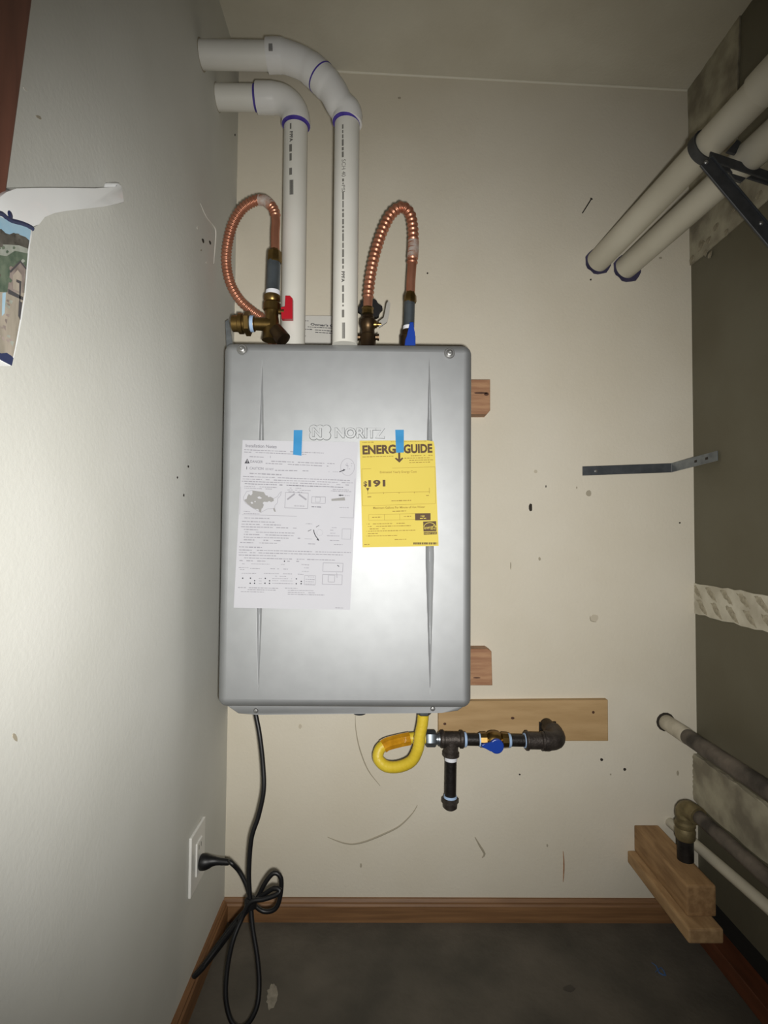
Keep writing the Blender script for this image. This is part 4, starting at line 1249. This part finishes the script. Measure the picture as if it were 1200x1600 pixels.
tube('forward_pipe', [(rz.x + .01, rz.y - .03, zt2 + .007), (rz.x + .018, .55, zt2 + .002)], .0142, 'rust_pipe', ri, 20)

# ------------------------------------------------------------------ painted ornament on the left wall
XO = XL + .004
orn = empty('painted_ornament', at(2, 570, X=XO)); tag(orn, 'white glazed elbow shaped ornament with a painted village scene on the left wall', 'ornament')
def oc_(x, y, X=XO + .016): return at(x / 4.705, 260 + y / 4.705, X=X)
arm = [(-60, 330), (-40, 270), (0, 225), (45, 190), (120, 163), (300, 158), (500, 158), (700, 161), (852, 164), (858, 130), (870, 120), (884, 124), (888, 152), (900, 156), (919, 255), (914, 270), (760, 296), (600, 314), (480, 328), (400, 343), (330, 372), (280, 410), (247, 462), (200, 432), (150, 412), (75, 390), (30, 362), (5, 338)]
prism('arm', [oc_(x, y) - Vector((.016, 0, 0)) for x, y in arm], (.016, 0, 0), 'glaze', orn, bevel=.0022, seg=3, smooth=True)
body = [(-60, 330), (5, 338), (30, 362), (75, 390), (150, 412), (200, 432), (247, 462), (236, 510), (222, 570), (205, 740), (186, 960), (160, 1120), (130, 1280), (102, 1410), (88, 1468), (10, 1428), (-50, 1390), (-90, 1200), (-110, 900), (-110, 600), (-90, 420)]
prism('body', [oc_(x, y, XO + .0155) - Vector((.0155, 0, 0)) for x, y in body], (.0155, 0, 0), 'glaze', orn, bevel=.002, seg=2, smooth=True)
# scene painted on the body
g = G()
mats_ = ['sky_paint', 'tree_paint', 'cloud_paint', 'bush_paint', 'house_paint', 'stone_paint', 'window_paint', 'blue_line']
def ly(i, pts, d):
    g.cur = i
    g_quad(g, pts, lambda x, y: oc_(x, y, XO + .0157 + d))
ly(0, [(-55, 365), (5, 370), (75, 405), (200, 448), (228, 470), (214, 570), (-90, 520)], .0002)
ly(1, [(-90, 480), (10, 460), (40, 490), (70, 500), (100, 488), (150, 505), (190, 520), (216, 545), (206, 620), (-95, 600)], .0004)
ly(2, [(-95, 570), (60, 575), (140, 580), (206, 605), (200, 680), (-95, 680)], .0006)
ly(3, [(-95, 640), (50, 660), (110, 620), (204, 640), (180, 930), (-100, 930)], .0008)
ly(4, [(75, 760), (150, 690), (192, 740), (174, 960), (50, 960)], .001)
ly(5, [(-100, 920), (180, 930), (150, 1110), (110, 1340), (92, 1420), (-40, 1370), (-90, 1150)], .0012)
ly(5, [(95, 800), (130, 760), (160, 800), (160, 930), (95, 900)], .0014)
ly(6, [(120, 830), (158, 845), (156, 900), (150, 1000), (142, 990), (142, 860), (120, 850)], .0016)
ly(6, [(60, 900), (170, 960), (170, 985), (60, 935)], .0016)
ly(6, [(140, 990), (164, 1000), (150, 1130), (134, 1100)], .0016)
ro = random.Random(11)
for k in range(46):
    bx_, by_ = ro.uniform(-60, 175), ro.uniform(480, 900)
    mi = 1 if by_ < 590 else ro.choice((1, 3, 3, 2)) if by_ < 700 else ro.choice((3, 3, 1)) if bx_ < 70 else 4
    rr_ = ro.uniform(8, 22)
    ly(mi, [(bx_ + rr_ * ro.uniform(.6, 1.1) * math.cos(R(a)), by_ + rr_ * ro.uniform(.6, 1.1) * math.sin(R(a))) for a in range(0, 360, 45)], .00105 + k * 2e-6)
for k in range(34):
    bx_, by_ = ro.uniform(-60, 130), ro.uniform(960, 1330)
    if bx_ > 165 - (by_ - 960) * .22: continue
    ly(ro.choice((4, 4, 2, 5)), [(bx_, by_), (bx_ + ro.uniform(10, 26), by_ + 6), (bx_ + ro.uniform(8, 22), by_ + ro.uniform(14, 50)), (bx_ - 4, by_ + 12)], .0014 + k * 2e-6)
ly(6, [(72, 770), (150, 690), (196, 748), (193, 762), (150, 708), (78, 784)], .00165)
ly(7, [(-45, 1345), (8, 1375), (50, 1370), (88, 1395), (100, 1410), (87, 1466), (10, 1427), (-46, 1388)], .0014)
ly(0, [(18, 930), (44, 925), (34, 1080), (14, 1100)], .0016)
g.build('painted_scene', None, orn, mats=mats_)
C = catmull([oc_(x, y, XO + .0145) for x, y in ((-55, 335), (5, 348), (35, 374), (75, 398), (150, 418), (205, 440), (234, 458))], .004)
tube('blue_band', C, .0028, 'blue_line', orn, 8)
lathe('screw', oc_(52, 356, XO + .013), (1, 0, 0), [(0, .0055), (.002, .0055), (.0035, .003)], 'blue_line', orn, 14)
